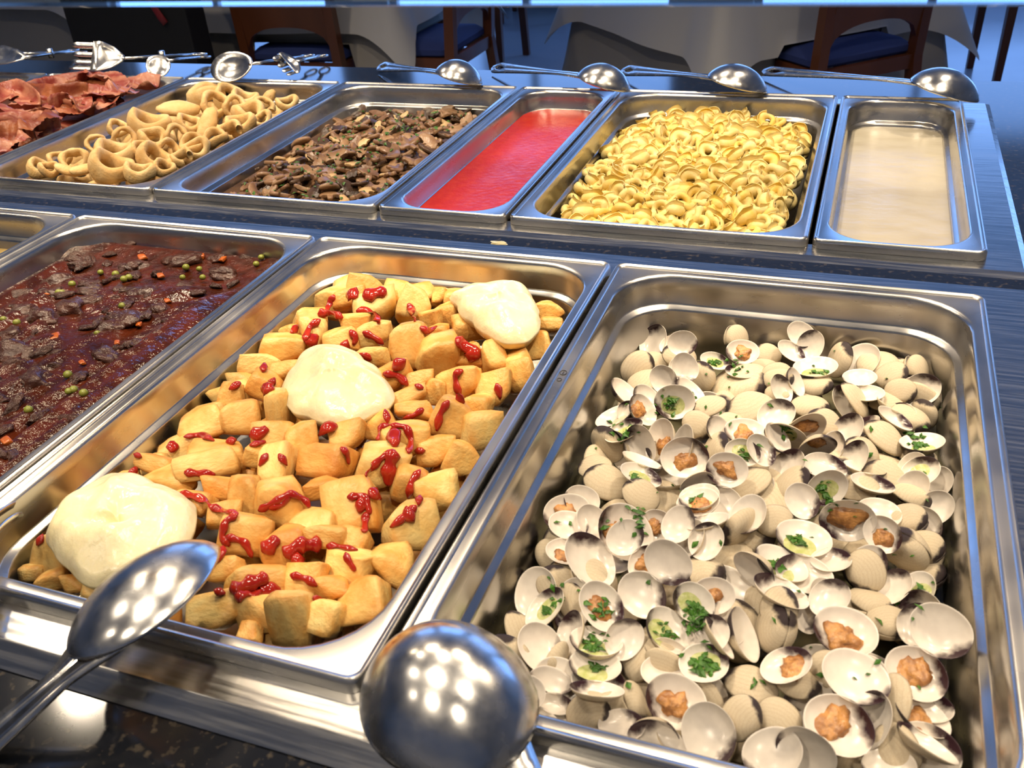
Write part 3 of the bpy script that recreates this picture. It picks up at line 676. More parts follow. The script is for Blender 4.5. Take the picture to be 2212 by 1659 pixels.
def valve(seed):
    # unit shell: length 1 along x, height .85 along y (umbo at +y), rim in z=0, dome towards -z
    rn = random.Random(seed); N = 36; RINGS = [1, .96, .9, .82, .72, .6, .46, .3, .14]
    sk = rn.uniform(-.04, .06); dep = rn.uniform(.19, .24)
    def pt(r, t, inner):
        c_, s_ = math.cos(t), math.sin(t)
        x = .5 * abs(c_) ** .92 * math.copysign(1, c_); y = .425 * abs(s_) ** .95 * math.copysign(1, s_)
        if s_ > 0: x *= 1 - .16 * s_ ** 2; y *= 1.02
        ux, uy = .05 + sk, .20
        X = ux * (1 - r) + x * r; Y = uy * (1 - r) + y * r
        z = -dep * max(0, 1 - r ** 2.3) ** .72
        if inner: X *= .985; Y *= .985; z = z * .93 + (.0 if r > .99 else .018)
        return (X, Y, z)
    V = []; F = []; idx = []
    for inner in (0, 1):
        for r in RINGS:
            for k in range(N): V.append(pt(r, 2 * math.pi * k / N, inner))
    n = len(RINGS)
    for inner in (0, 1):
        o = inner * n * N
        for i in range(n - 1):
            for k in range(N):
                f = (o + i * N + k, o + i * N + (k + 1) % N, o + (i + 1) * N + (k + 1) % N, o + (i + 1) * N + k)
                F.append(tuple(reversed(f)) if not inner else f); idx.append(inner)
        f = tuple(o + (n - 1) * N + k for k in range(N)); F.append(tuple(reversed(f)) if not inner else f); idx.append(inner)
    for k in range(N): F.append((k, (k + 1) % N, n * N + (k + 1) % N, n * N + k)); idx.append(1)
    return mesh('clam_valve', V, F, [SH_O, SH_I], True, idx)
VALVES = [valve(s) for s in range(4)]
MEATM = pmat('clam_meat', (.55, .27, .09), .28, c2=(.30, .13, .045), scale=9, lo=.42, hi=.62, bump=.0012, bscale=12, spec=.55)
GREENB = pmat('herb_broth', (.42, .46, .16), .06, c2=(.55, .56, .30), scale=8, bump=.0004, bscale=16, spec=.6)
def meat_mesh(seed):
    bm = bmesh.new(); bmesh.ops.create_icosphere(bm, subdivisions=3, radius=1); rn = random.Random(seed); a, b, c_ = [rn.uniform(0, 6) for _ in range(3)]
    for v in bm.verts:
        q = v.co.copy(); d = 1 + .55 * mnoise.noise(q * 1.6 + Vector((a, b, c_))) + .22 * mnoise.noise(q * 4.5 + Vector((c_, a, b)))
        v.co = Vector((q.x * .21 * d, q.y * .15 * d, q.z * .09 * d))
    return bm_mesh('clam_meat', bm, MEATM)
MEATS = [meat_mesh(s) for s in range(4)]
def broth_mesh():
    N = 28; V = [(.06, .04, -.155)]; F = []
    for r in (.5, 1):
        V += [(.36 * r * math.cos(6.2832 * k / N) + .02, .29 * r * math.sin(6.2832 * k / N) + .02, -.155 + .012 * r * r) for k in range(N)]
    F = [(0, 1 + k, 1 + (k + 1) % N) for k in range(N)] + [(1 + k, 1 + N + k, 1 + N + (k + 1) % N, 1 + (k + 1) % N) for k in range(N)]
    return mesh('herb_broth', V, F, GREENB)
BRO = broth_mesh()
cA = (1180, 680, .2411); cB = (1640, 680, .2586); cC = (1040, 1060, .2411); cD = (1560, 1060, .361); cE = (1040, 1400, .2803)
# centre (crop pixels), major and minor size (photo pixels), angle, kind: I inside, O outside, M with meat, P with herb broth
LA = [(925, 215, 72, 46, -65, 'I'), (1130, 260, 55, 35, -20, 'I'), (740, 475, 75, 62, -50, 'O'), (1200, 350, 70, 50, 20, 'O'), (980, 390, 55, 28, 10, 'O'), (1720, 210, 52, 42, 80, 'O'), (1760, 330, 65, 48, 10, 'M'), (1510, 410, 55, 32, 20, 'P'),
 (1990, 330, 48, 32, 20, 'O'), (1970, 440, 55, 28, 15, 'O'), (1230, 470, 55, 45, 0, 'P'), (1390, 560, 65, 60, 80, 'O'), (1730, 580, 120, 75, -15, 'O'), (840, 600, 80, 36, -40, 'O'), (620, 680, 75, 34, 45, 'I'), (430, 760, 85, 42, -60, 'O'), (1150, 780, 80, 72, 0, 'P'),
 (1300, 680, 70, 35, 45, 'P'), (1450, 800, 70, 32, -20, 'O'), (1820, 820, 100, 64, -10, 'O'), (900, 740, 50, 35, 45, 'I'), (870, 850, 70, 45, 60, 'M'), (590, 950, 90, 32, -25, 'O'), (690, 1030, 82, 32, -25, 'P'), (510, 1170, 80, 55, 55, 'O'),
 (1010, 1130, 92, 46, -75, 'M'), (840, 1170, 85, 55, 70, 'I'), (1360, 990, 66, 60, 30, 'O'), (1560, 1040, 60, 40, 60, 'I'), (1240, 1280, 95, 84, 0, 'M'), (1480, 1200, 80, 32, -65, 'O'), (1780, 1040, 80, 50, 10, 'M'), (1620, 1390, 82, 74, 10, 'M'), (1760, 1230, 60, 45, 20, 'P'),
 (1930, 1210, 70, 50, 60, 'I'), (1800, 1480, 95, 42, -25, 'O'), (190, 1310, 95, 58, 75, 'O'), (380, 1330, 70, 38, -10, 'O'), (550, 1480, 95, 65, 25, 'O'), (850, 1430, 86, 38, 25, 'P'), (860, 1600, 80, 60, 35, 'O'), (1350, 1520, 70, 42, -30, 'I'), (1370, 1620, 80, 42, -10, 'P'), (1050, 580, 46, 42, 60, 'I'), (2080, 560, 55, 42, 0, 'O')]
LB = [(270, 300, 60, 36, 40, 'I'), (430, 240, 62, 50, -70, 'I'), (650, 330, 75, 34, -70, 'O'), (840, 240, 86, 56, -30, 'I'), (1000, 360, 82, 58, 10, 'O'), (470, 430, 86, 40, 0, 'P'), (470, 560, 70, 42, 5, 'O'), (840, 520, 66, 34, 5, 'I'), (1100, 490, 66, 50, -20, 'O'),
 (1340, 450, 55, 40, 80, 'O'), (1210, 360, 42, 28, 60, 'O'), (1380, 630, 76, 62, -20, 'I'), (1180, 640, 42, 36, 0, 'O'), (150, 500, 52, 44, 0, 'O'), (310, 560, 60, 32, 70, 'I'), (180, 640, 60, 38, 10, 'O'), (430, 740, 76, 44, 10, 'O'), (830, 700, 86, 34, 60, 'O'), (1060, 710, 72, 32, 10, 'O'),
 (1430, 740, 86, 56, 25, 'O'), (1280, 840, 82, 50, 35, 'O'), (1140, 860, 76, 34, 40, 'I'), (140, 830, 76, 58, -20, 'I'), (560, 880, 72, 50, 35, 'O'), (390, 960, 86, 56, -35, 'M'), (220, 1020, 86, 44, 15, 'P'), (730, 970, 80, 44, -55, 'I'), (1070, 1000, 95, 50, 45, 'O'), (1570, 860, 42, 32, 60, 'O'),
 (1390, 1060, 86, 32, 0, 'P'), (1330, 1150, 76, 34, 15, 'O'), (490, 1110, 76, 42, -20, 'M'), (220, 1280, 90, 46, -50, 'I'), (250, 1390, 86, 42, -45, 'O'), (550, 1260, 86, 50, 20, 'I'), (780, 1200, 80, 38, -60, 'I'), (1080, 1330, 95, 55, 35, 'O'), (950, 1400, 86, 34, 20, 'I'), (1340, 1310, 80, 50, -25, 'P'),
 (1560, 1320, 60, 42, -50, 'P'), (570, 1450, 84, 66, -35, 'P'), (1560, 1480, 72, 56, -40, 'I'), (1300, 1470, 90, 38, 25, 'O'), (880, 1110, 72, 42, 40, 'O'), (830, 1420, 80, 46, 0, 'O')]
LC = [(700, 190, 95, 76, -10, 'M'), (900, 90, 72, 60, 20, 'I'), (700, 370, 95, 46, -8, 'O'), (400, 500, 90, 46, -55, 'O'), (540, 570, 72, 60, 40, 'O'), (760, 540, 82, 46, 10, 'M'), (1000, 280, 76, 56, 60, 'I'), (1290, 370, 120, 98, 55, 'M'), (1580, 330, 66, 58, 50, 'M'), (1940, 100, 86, 50, -12, 'M'), (1100, 580, 108, 52, 20, 'I'),
 (1480, 650, 56, 46, -40, 'M'), (1830, 440, 95, 46, -55, 'I'), (2010, 450, 72, 60, -60, 'I'), (1930, 690, 112, 55, -5, 'O'), (330, 890, 106, 80, -80, 'I'), (350, 730, 72, 50, 10, 'O'), (680, 850, 90, 78, 40, 'O'), (800, 680, 86, 32, 8, 'O'), (1050, 770, 95, 70, 50, 'O'), (1080, 1030, 106, 78, 60, 'M'), (1440, 930, 100, 86, 40, 'I'),
 (560, 1050, 100, 42, -50, 'P'), (100, 1200, 82, 36, 80, 'O'), (240, 1230, 92, 38, 70, 'O'), (530, 1400, 104, 80, 60, 'I'), (780, 1300, 104, 40, -75, 'I'), (1030, 1340, 106, 40, 8, 'P'), (1280, 1330, 72, 60, -50, 'I'), (1400, 1480, 100, 64, -60, 'O'), (1020, 1560, 104, 46, 8, 'P'), (230, 1510, 104, 74, 35, 'O'), (840, 990, 70, 60, 80, 'O'),
 (1680, 1250, 104, 70, 55, 'P'), (2030, 1290, 88, 78, -40, 'I'), (1900, 1000, 86, 74, 40, 'P'), (1650, 1400, 86, 44, 35, 'O'), (1700, 860, 62, 42, -45, 'O'), (2080, 940, 58, 50, 0, 'M'), (1990, 1540, 98, 70, 0, 'P'), (1640, 1580, 72, 44, 20, 'O'), (700, 1550, 72, 38, -60, 'O')]
LD = [(150, 140, 86, 60, -50, 'I'), (120, 240, 95, 56, -50, 'O'), (310, 180, 64, 58, 0, 'O'), (480, 60, 72, 60, 60, 'I'), (490, 280, 110, 66, 20, 'P'), (750, 180, 108, 82, -5, 'M'), (940, 130, 86, 56, 20, 'I'), (1110, 150, 72, 54, 0, 'O'), (960, 260, 66, 58, 50, 'M'), (1310, 120, 76, 52, 35, 'O'), (1370, 230, 76, 64, 60, 'I'), (1210, 330, 76, 64, 0, 'O'),
 (1370, 390, 92, 60, 15, 'O'), (1380, 500, 98, 44, -5, 'O'), (1080, 390, 100, 62, 25, 'O'), (860, 480, 88, 78, 70, 'O'), (360, 430, 110, 54, 32, 'P'), (190, 480, 95, 48, 40, 'I'), (650, 410, 76, 38, 0, 'I'), (1020, 570, 62, 38, -40, 'I'), (1160, 590, 76, 50, -40, 'P'), (640, 640, 86, 66, -35, 'I'), (900, 640, 90, 40, 25, 'O'), (740, 840, 124, 92, 25, 'M'),
 (340, 700, 86, 74, -70, 'O'), (270, 810, 104, 44, -80, 'O'), (490, 730, 74, 50, 70, 'I'), (140, 860, 112, 50, 75, 'I'), (40, 790, 90, 48, 65, 'I'), (1160, 800, 76, 60, -75, 'I'), (1320, 800, 122, 76, 75, 'I'), (1390, 760, 124, 62, 70, 'O'), (1000, 760, 76, 52, 20, 'O'), (820, 1130, 114, 86, -25, 'I'), (650, 1080, 88, 78, 30, 'O'), (1110, 1060, 92, 56, -75, 'O'),
 (1300, 1120, 122, 98, 40, 'M'), (1200, 1330, 122, 62, 45, 'M'), (1360, 1320, 82, 44, 10, 'I'), (700, 1400, 138, 108, 35, 'M'), (880, 1370, 118, 54, -70, 'I'), (970, 1270, 126, 46, -75, 'O'), (1040, 1550, 104, 88, 60, 'O'), (1380, 1590, 138, 100, 20, 'I'), (300, 1570, 120, 90, -20, 'I'), (500, 1570, 120, 90, 20, 'I'), (110, 1360, 92, 78, -60, 'O'), (340, 1370, 76, 68, 40, 'O'),
 (180, 1140, 110, 52, 18, 'O'), (380, 1040, 104, 48, -20, 'M'), (460, 1130, 74, 44, 10, 'O'), (1450, 1100, 64, 44, 70, 'O'), (1000, 1640, 104, 46, 0, 'I')]
LE = [(550, 340, 114, 76, 35, 'I'), (320, 350, 62, 50, 0, 'M'), (820, 490, 48, 40, -30, 'O'), (990, 490, 72, 50, -20, 'O'), (1080, 590, 86, 44, 0, 'I'), (1340, 670, 95, 62, 10, 'I'), (1500, 410, 122, 102, 30, 'M'), (1230, 410, 92, 40, 70, 'O'), (1400, 170, 82, 52, 0, 'I'), (1700, 400, 76, 52, 50, 'O'), (900, 250, 108, 52, 10, 'I'), (1750, 660, 122, 106, 75, 'I'), (560, 470, 54, 32, 10, 'I')]
CL = conv(LA, *cA) + conv(LB, *cB) + conv(LC, *cC) + conv(LD, *cD) + conv(LE, *cE)
cc = near['clam']
def S_clam(x, y):
    u = (x - cc[0]) / .14; v = (y - cc[1]) / .245
    return -.056 + .030 * max(0, 1 - u * u) ** .7 * max(0, 1 - .55 * v * v)
rnd = random.Random(11)
lab = {'I': ('clam shell, white inside showing', 'bare white clam shells'), 'O': ('clam shell, tan outside up', 'clams lying outside up'),
       'M': ('clam with brown meat inside', 'open clams with meat'), 'P': ('clam shell holding green broth', 'clam shells with herb broth')}
PSPOTS = []
def put_clam(p, mdir, n, L, kind, vi, pair):
    zl = n if kind != 'O' else -n
    xl = mdir.normalized(); yl = zl.cross(xl).normalized(); xl = yl.cross(zl)
    sz = 'large' if L > .043 else ('small' if L < .037 else 'middling'); ti = 'flat' if abs(n.z) > .80 else ('on edge' if abs(n.z) < .45 else 'tilted'); pr_ = ', both halves hinged' if pair else ''
    lb = '%s %s%s, %s, %s' % (sz, 'hinged ' if pair else '', lab[kind][0], ti, where(cc, p.x, p.y, 'potato side', 'outer side', 'near the ladle', 'near the far row'))
    e = empty('clam', p, lb, 'clam', lb)
    Mx = Matrix((xl, yl, zl)).transposed(); e.rotation_euler = Mx.to_euler(); e.scale = (L, L, L)
    s = link('shell', VALVES[vi], e)
    if kind == 'O': s.location = (0, 0, .12)
    if pair:
        s2 = link('shell', VALVES[(vi + 1) % 4], e)
        ph = math.radians(pair)
        # hinged at the umbo edge y=.43; closed would mirror the first valve in z
        h = Vector((0, .41, s.location.z))
        Rm = Matrix.Rotation(ph, 4, 'X'); s2.matrix_local = Matrix.Translation(h) @ Rm @ Matrix.Translation((0, -.41, 0)) @ Matrix.Scale(-1, 4, (0, 0, 1))
    if kind == 'M':
        mt_ = link('meat', MEATS[rnd.randrange(4)], e); mt_.location = (rnd.uniform(-.08, .1), rnd.uniform(-.08, .08), -.15); mt_.rotation_euler.z = rnd.uniform(0, 6.28); mt_.scale = (rnd.uniform(1.1, 1.7), rnd.uniform(1.1, 1.6), rnd.uniform(.9, 1.2))
    if kind == 'P':
        link('broth', BRO, e); PSPOTS.append((p, Mx, L))
    return e
CLAMS = []
for i, (u, v, a, b, th, kind) in enumerate(CL):
    lift = {'M': .008, 'P': .008, 'I': .005, 'O': 0}[kind] + rnd.uniform(-.003, .003) + (.003 if b / a > .7 else -.003)
    p = on_profile(u, v, S_clam, lift); s = depth(p) / FPX; L = a * s * 1.10
    m_ = .126 - L * .25
    p.x = min(max(p.x, cc[0] - m_), cc[0] + m_); p.y = min(max(p.y, cc[1] - .228 + L * .25), cc[1] + .228 - L * .25)
    L = min(max(L, .026), .052)
    th = math.radians(th); md = RIGHT * math.cos(th) + DOWN * math.sin(th); q = -RIGHT * math.sin(th) + DOWN * math.cos(th)
    if q.dot(DOWN) > 0: q = -q
    if rnd.random() < .22 and b / a > .5: q = -q
    t = math.acos(min(1, b / (.85 * a))); n0 = (CAM - p).normalized(); n = (n0 * math.cos(t) + q * math.sin(t)).normalized()
    if rnd.random() < .5: md = -md
    md = (md - n * md.dot(n))
    pair = 0
    if kind in 'IMP' and rnd.random() < .40: pair = rnd.uniform(-205, -150)
    if kind == 'O' and rnd.random() < .45: pair = rnd.uniform(-40, -15)
    CLAMS.append(put_clam(p, md, n, L, kind, rnd.randrange(4), pair))
k = 0
while len(CLAMS) < 285:                                # lower layer seen through the gaps
    x = cc[0] + rnd.uniform(-.112, .112); y = cc[1] + rnd.uniform(-.21, .21)
    p = Vector((x, y, Z0 + S_clam(x, y) - .016 + rnd.uniform(-.006, .004)))
    n = Vector((rnd.uniform(-.8, .8), rnd.uniform(-.9, .5), 1)).normalized(); md = n.orthogonal(); md.rotate(Matrix.Rotation(rnd.uniform(0, 6.28), 3, n))
    e = put_clam(p, md, n, rnd.uniform(.038, .044), rnd.choice('OOI'), rnd.randrange(4), 0)
    CLAMS.append(e)

# chopped parsley
PARS = pmat('parsley', (.05, .16, .012), .45, c2=(.025, .085, .008), scale=200)
def parsley(name, spots, size, label):
    V = []; F = []; rn = random.Random(4)
    for p in spots:
        n = len(V); a = rn.uniform(0, 6.28); s = size * rn.uniform(.6, 1.5); t = Vector((rn.uniform(-.7, .7), rn.uniform(-.7, .7), 1)).normalized()
        x = t.orthogonal(); x.rotate(Matrix.Rotation(a, 3, t)); y = t.cross(x)
        V += [p + x * s, p + y * s * .45 + t * s * .3, p - x * s * .8, p - y * s * .5 + t * s * .25, p + t * s * .55]
        F += [(n, n + 1, n + 4), (n + 1, n + 2, n + 4), (n + 2, n + 3, n + 4), (n + 3, n, n + 4)]
    return tag(link(name, mesh(name, V, F, PARS, False)), label, 'parsley', kind='stuff')
sp = []
for p, Mx, L in PSPOTS:
    cl = Vector((rnd.uniform(-.12, .12), rnd.uniform(-.1, .1), 0))
    for _ in range(rnd.randint(8, 18)): sp.append(p + Mx @ (Vector((cl.x + rnd.gauss(0, .09), cl.y + rnd.gauss(0, .07), -.135)) * L))
bpy.context.view_layer.update()
for e in CLAMS: keep_in(e, [ch.matrix_world @ v.co for ch in e.children for v in ch.data.vertices], cc, .1390, .2415)
bpy.context.view_layer.update()
bc = bvh([ch for c_ in CLAMS for ch in c_.children])
def spray(bt_, spots, spread):
    out = []
    for u, v, n in spots:
        for _ in range(n):
            h, nn, i_, ds = bt_.ray_cast(CAM, ray(u + rnd.gauss(0, spread), v + rnd.gauss(0, spread)).normalized(), 3)
            if h: out.append(h + Vector((0, 0, .0008)))
    return out
sp += spray(bc, [(1500, 1345, 40), (1515, 1440, 30), (1380, 1130, 16), (1795, 1085, 20), (1300, 1315, 16), (1590, 800, 16), (1980, 950, 20), (1340, 935, 10), (1205, 1280, 6), (1440, 870, 10), (1290, 1380, 14)], 14)
sp += spray(bc, [(rnd.uniform(1150, 2050), rnd.uniform(760, 1500), 1) for _ in range(70)], 5)
parsley('chopped_parsley', sp, .0024, 'chopped green parsley scattered over the clams')

# ------------------------------------------------------------------ tortellini
PASTA = [pmat('pasta_yellow', (.78, .60, .21), .45, c2=(.84, .70, .33), scale=.9, bump=.0005, bscale=6, spec=.4, lo=.4, hi=.62),
         pmat('pasta_deep_yellow', (.76, .54, .12), .45, c2=(.82, .64, .24), scale=.9, bump=.0005, bscale=6, spec=.4, lo=.4, hi=.62)]
def tortellino(seed):
    rn = random.Random(seed); V = []; F = []; N = 20; M_ = 10
    hole = rn.uniform(.24, .33)
    for i in range(N):
        t = 2 * math.pi * i / N; fat = .17 + .13 * max(0, math.cos(t)) ** .8
        R_ = hole + .12 + .05 * math.cos(t)
        for k in range(M_):
            a = 2 * math.pi * k / M_; rr = fat * (1 + .12 * math.sin(3 * t + seed + a))
            x = (R_ + rr * math.cos(a)); z = rr * math.sin(a) * 1.15
            V.append((x * math.cos(t), x * math.sin(t), z + .07 * math.sin(2 * t + seed)))
    for i in range(N):
        for k in range(M_): F.append((i * M_ + k, (i + 1) % N * M_ + k, (i + 1) % N * M_ + (k + 1) % M_, i * M_ + (k + 1) % M_))
    # folded pasta collar standing up from the filled side, with a pointed tip
    b = len(V); n = 9
    for s in (-1, 1):
        for k in range(n):
            q = k / (n - 1) * 2 - 1; t = q * 1.5
            for j, (dr, dz) in enumerate(((.05, .12), (.18, .28), (.22, .32 + .20 * (1 - abs(q)) ** 1.5))):
                r_ = hole + .16 + dr + .035 * s * (1 - j * .2)
                V.append((r_ * math.cos(t), r_ * math.sin(t), dz + .06 * math.sin(4 * q + seed)))
    for s in (0, 1):
        for k in range(n - 1):
            for j in range(2):
                a = b + s * n * 3 + k * 3 + j; f = (a, a + 3, a + 4, a + 1); F.append(f if s else tuple(reversed(f)))
    for k in range(n - 1):
        a = b + k * 3 + 2; c_ = a + n * 3; F.append((a, a + 3, c_ + 3, c_))
    return V, F
TV = [tortellino(s) for s in range(6)]
TM = [[mesh('tortellino', v, f, PASTA[k]) for k in (0, 1)] for v, f in TV]
tcn = far['tortellini']
def S_tor(x, y):
    u = (x - tcn[0]) / .14; v = (y - tcn[1]) / .245
    return -.034 + .012 * max(0, 1 - u * u) * max(0, 1 - v * v) + .006 * math.sin(23 * x + 3) * math.sin(19 * y)
def hexgrid(cx, cy, hx, hy, step, jit, rn, cr=.045):
    out = []; y = -hy; r = 0
    while y <= hy:
        x = -hx + (step / 2 if r % 2 else 0)
        while x <= hx:
            X = x + rn.uniform(-jit, jit); Y = y + rn.uniform(-jit, jit)
            ax, ay = abs(X) - (hx - cr), abs(Y) - (hy - cr)
            if not (ax > 0 and ay > 0 and math.hypot(ax, ay) > cr) and abs(X) < hx + .002 and abs(Y) < hy + .002: out.append((cx + X, cy + Y))
            x += step
        y += step * .866; r += 1
    return out
rnd = random.Random(21)
pts = hexgrid(tcn[0], tcn[1], .126, .229, .0207, .0050, rnd)
pts.sort(key=lambda q: (Vector((q[0], q[1], Z0)) - CAM).length)
def rrot(rn, tilt): return Euler((rn.uniform(-tilt, tilt), rn.uniform(-tilt, tilt), rn.uniform(0, 6.28)), 'XYZ')
SV = []; SF = []
def bake(V, F, M4):
    n = len(SV); SV.extend([M4 @ Vector(v) for v in V]); SF.extend([tuple(n + i for i in f) for f in F])
for i, (x, y) in enumerate(pts):
    z = Z0 + S_tor(x, y) + rnd.uniform(-.004, .006); s = rnd.uniform(.0195, .0240); e_ = rrot(rnd, .85)
    if i < 300:
        kc = int(rnd.random() < .35); o = link('tortellino', TM[rnd.randrange(6)][kc], None, (x, y, z)); o.rotation_euler = e_; o.scale = (s, s, s)
        zz = abs(e_.to_matrix()[2][2]); ti = 'hole facing up' if zz > .8 else ('turned on its side' if zz < .55 else 'tilted'); ed = 'beside the pan wall' if abs(x - tcn[0]) > .108 or abs(y - tcn[1]) > .208 else 'in the heap'
        lb = '%s %s tortellino, %s, %s, %s' % ('plump' if s > .0218 else 'small', ('pale yellow', 'deep yellow')[kc], ti, ed, where(tcn, x, y, 'tomato side', 'cream side', 'clam end', 'spoon end', 'centre'))
        tag(o, lb, 'pasta', lb)
    else: bake(*TV[rnd.randrange(6)], Matrix.LocRotScale(Vector((x, y, z)), e_, Vector((s, s, s))))
for x, y in hexgrid(tcn[0], tcn[1], .122, .225, .021, .004, rnd):
    z = Z0 + S_tor(x, y) - .014; s = .022; bake(*TV[rnd.randrange(6)], Matrix.LocRotScale(Vector((x, y, z)), rrot(rnd, 1.2), Vector((s, s, s))))
tag(link('tortellini_pile', mesh('tortellini_pile', SV, SF, PASTA[0])), 'yellow tortellini heaped under and behind the top ones', 'pasta', kind='stuff')

# ------------------------------------------------------------------ mushrooms
MUSHM = [pmat('mushroom_brown', (.13, .068, .036), .30, c2=(.25, .14, .075), scale=2.2, bump=.0008, bscale=7, spec=.5),
         pmat('mushroom_tan', (.33, .205, .115), .32, c2=(.20, .105, .052), scale=2.2, bump=.0008, bscale=7, spec=.5),
         pmat('mushroom_dark', (.035, .020, .014), .28, c2=(.09, .05, .028), scale=2.2, bump=.0008, bscale=7, spec=.5),
         pmat('mushroom_cream', (.58, .42, .23), .34, c2=(.46, .29, .13), scale=2.2, bump=.0008, bscale=7, spec=.5)]
def mush_slice(seed):
    rn = random.Random(seed); out = []
    n = 14
    for k in range(n + 1):                               # cap
        t = math.pi * k / n; out.append((.5 * math.cos(t), .08 + .36 * math.sin(t)))
    st = rn.uniform(.10, .16); out += [(-.42, -.02), (-.30, .02), (-st, .0), (-st * .9, -.28), (-st * .5, -.36), (st * .5, -.36), (st * .9, -.28), (st, .0), (.30, .02), (.42, -.02)]
    if seed % 3 == 1: out = [(x * rn.uniform(.9, 1), y if y > 0 else y * .25) for x, y in out]
    th = rn.uniform(.05, .09); cu = rn.uniform(-.5, .5); V = []; N = len(out); cx, cy = 0, .1
    def zz(x, y): return cu * (x * x) + .25 * cu * y
    for s, e_ in ((.90, -th), (1, -th * .5), (1, th * .5), (.90, th)):
        V += [(cx + (x - cx) * s, cy + (y - cy) * s, zz(x, y) + e_) for x, y in out]
    F = [tuple(reversed(range(N))), tuple(3 * N + k for k in range(N))]
    for i in range(3):
        for k in range(N): F.append((i * N + k, i * N + (k + 1) % N, (i + 1) * N + (k + 1) % N, (i + 1) * N + k))
    return V, F
MS = [mush_slice(s) for s in range(8)]
MM = [[mesh('mushroom_slice', v, f, mt, True, auto=55) for mt in MUSHM] for v, f in MS]
mcn = far['mushroom']
def S_mu(x, y):
    u = (x - mcn[0]) / .14; v = (y - mcn[1]) / .245
    return -.040 + .010 * max(0, 1 - u * u) * max(0, 1 - v * v) + .004 * math.sin(31 * x) * math.sin(27 * y + 1)
rnd = random.Random(31); pts = hexgrid(mcn[0] + .004, mcn[1], .122, .226, .0215, .007, rnd)
pts.sort(key=lambda q: (Vector((q[0], q[1], Z0)) - CAM).length)
MU = []
nmn = ('brown', 'tan', 'nearly black', 'cream coloured')
for x, y in pts[:300]:
    k = rnd.choices((0, 1, 2, 3), (.40, .30, .18, .12))[0]; s = rnd.uniform(.028, .041) * (.7 if k == 3 else 1)
    o = link('mushroom_slice', MM[rnd.randrange(8)][k], None, (x, y, Z0 + S_mu(x, y) + rnd.uniform(-.004, .004))); o.rotation_euler = rrot(rnd, .65); o.scale = (s, s, s)
    ti = 'lying flat' if abs(o.rotation_euler.to_matrix()[2][2]) > .85 else 'tilted on its edge'; bg = 'large' if s > .034 else 'small'
    lb = '%s %s mushroom slice, %s, %s' % (bg, nmn[k], ti, where(mcn, x, y, 'squid side', 'tomato side', 'stew end', 'spoon end', 'centre'))
    tag(o, lb, 'mushroom', lb)
    MU.append(o)
bpy.context.view_layer.update(); bmu = bvh(MU)
sp = []
for _ in range(520):
    x = mcn[0] + rnd.gauss(0, .07); y = mcn[1] + rnd.uniform(-.22, .20)
    h = bmu.ray_cast(Vector((x, y, Z0 + .1)), Vector((0, 0, -1)), 1)[0]
    if h and abs(x - mcn[0]) < .125: sp.append(h + Vector((0, 0, .0006)))
parsley('chopped_parsley', sp, .0028, 'chopped green parsley strewn over the mushrooms')

# ------------------------------------------------------------------ squid rings
BATTER = [pmat('batter_pale', (.74, .53, .26), .6, c2=(.66, .41, .16), scale=3, bump=.0008, bscale=16, spec=.3), pmat('batter_golden', (.70, .46, .19), .6, c2=(.75, .55, .28), scale=3, bump=.0008, bscale=16, spec=.3)]
def ring(seed):
    rn = random.Random(seed); V = []; F = []; N = 30; M_ = 10; sq = rn.uniform(.75, 1); hgt = rn.uniform(.15, .24); op = rn.random() < .2
    ph = rn.uniform(0, 6.28)
    for i in range(N + (1 if op else 0)):
        t = (5.0 if op else 2 * math.pi) * i / N
        R_ = .37 + .03 * math.sin(3 * t + ph)
        for k in range(M_):
            a = 2 * math.pi * k / M_; rr = .112 * (1 + .16 * math.sin(5 * t + ph) + .1 * math.sin(9 * t + 3 * a))
            x = R_ + rr * math.cos(a)
            V.append((x * math.cos(t), x * math.sin(t) * sq, hgt * math.sin(a) * (1 + .15 * math.sin(2 * t)) + .09 * math.sin(2 * t + ph)))
    n = N if not op else N
    for i in range(n):
        j = (i + 1) if op else (i + 1) % N
        for k in range(M_): F.append((i * M_ + k, j * M_ + k, j * M_ + (k + 1) % M_, i * M_ + (k + 1) % M_))
    if op: F += [tuple(reversed(range(M_))), tuple(N * M_ + k for k in range(M_))]
    return V, F
RM = [[mesh('squid_ring', *ring(s), mt) for mt in BATTER] for s in range(8)]
def flatpiece(seed):
    bm = bmesh.new(); bmesh.ops.create_icosphere(bm, subdivisions=3, radius=.5)
    for v in bm.verts:
        q = v.co.copy(); d = 1 + .10 * math.sin(7 * q.x + seed) * math.sin(6 * q.y) + .06 * math.sin(15 * q.x + 3 * seed) * math.sin(13 * q.y)
        v.co = Vector((q.x * d, q.y * .55 * d, q.z * .35 * d + .12 * q.x * q.x))
    return bm
FM = [bm_mesh('squid_piece', flatpiece(s), BATTER[s % 2]) for s in range(3)]
K1 = (0, 0, .3345); qcn = far['calamari']
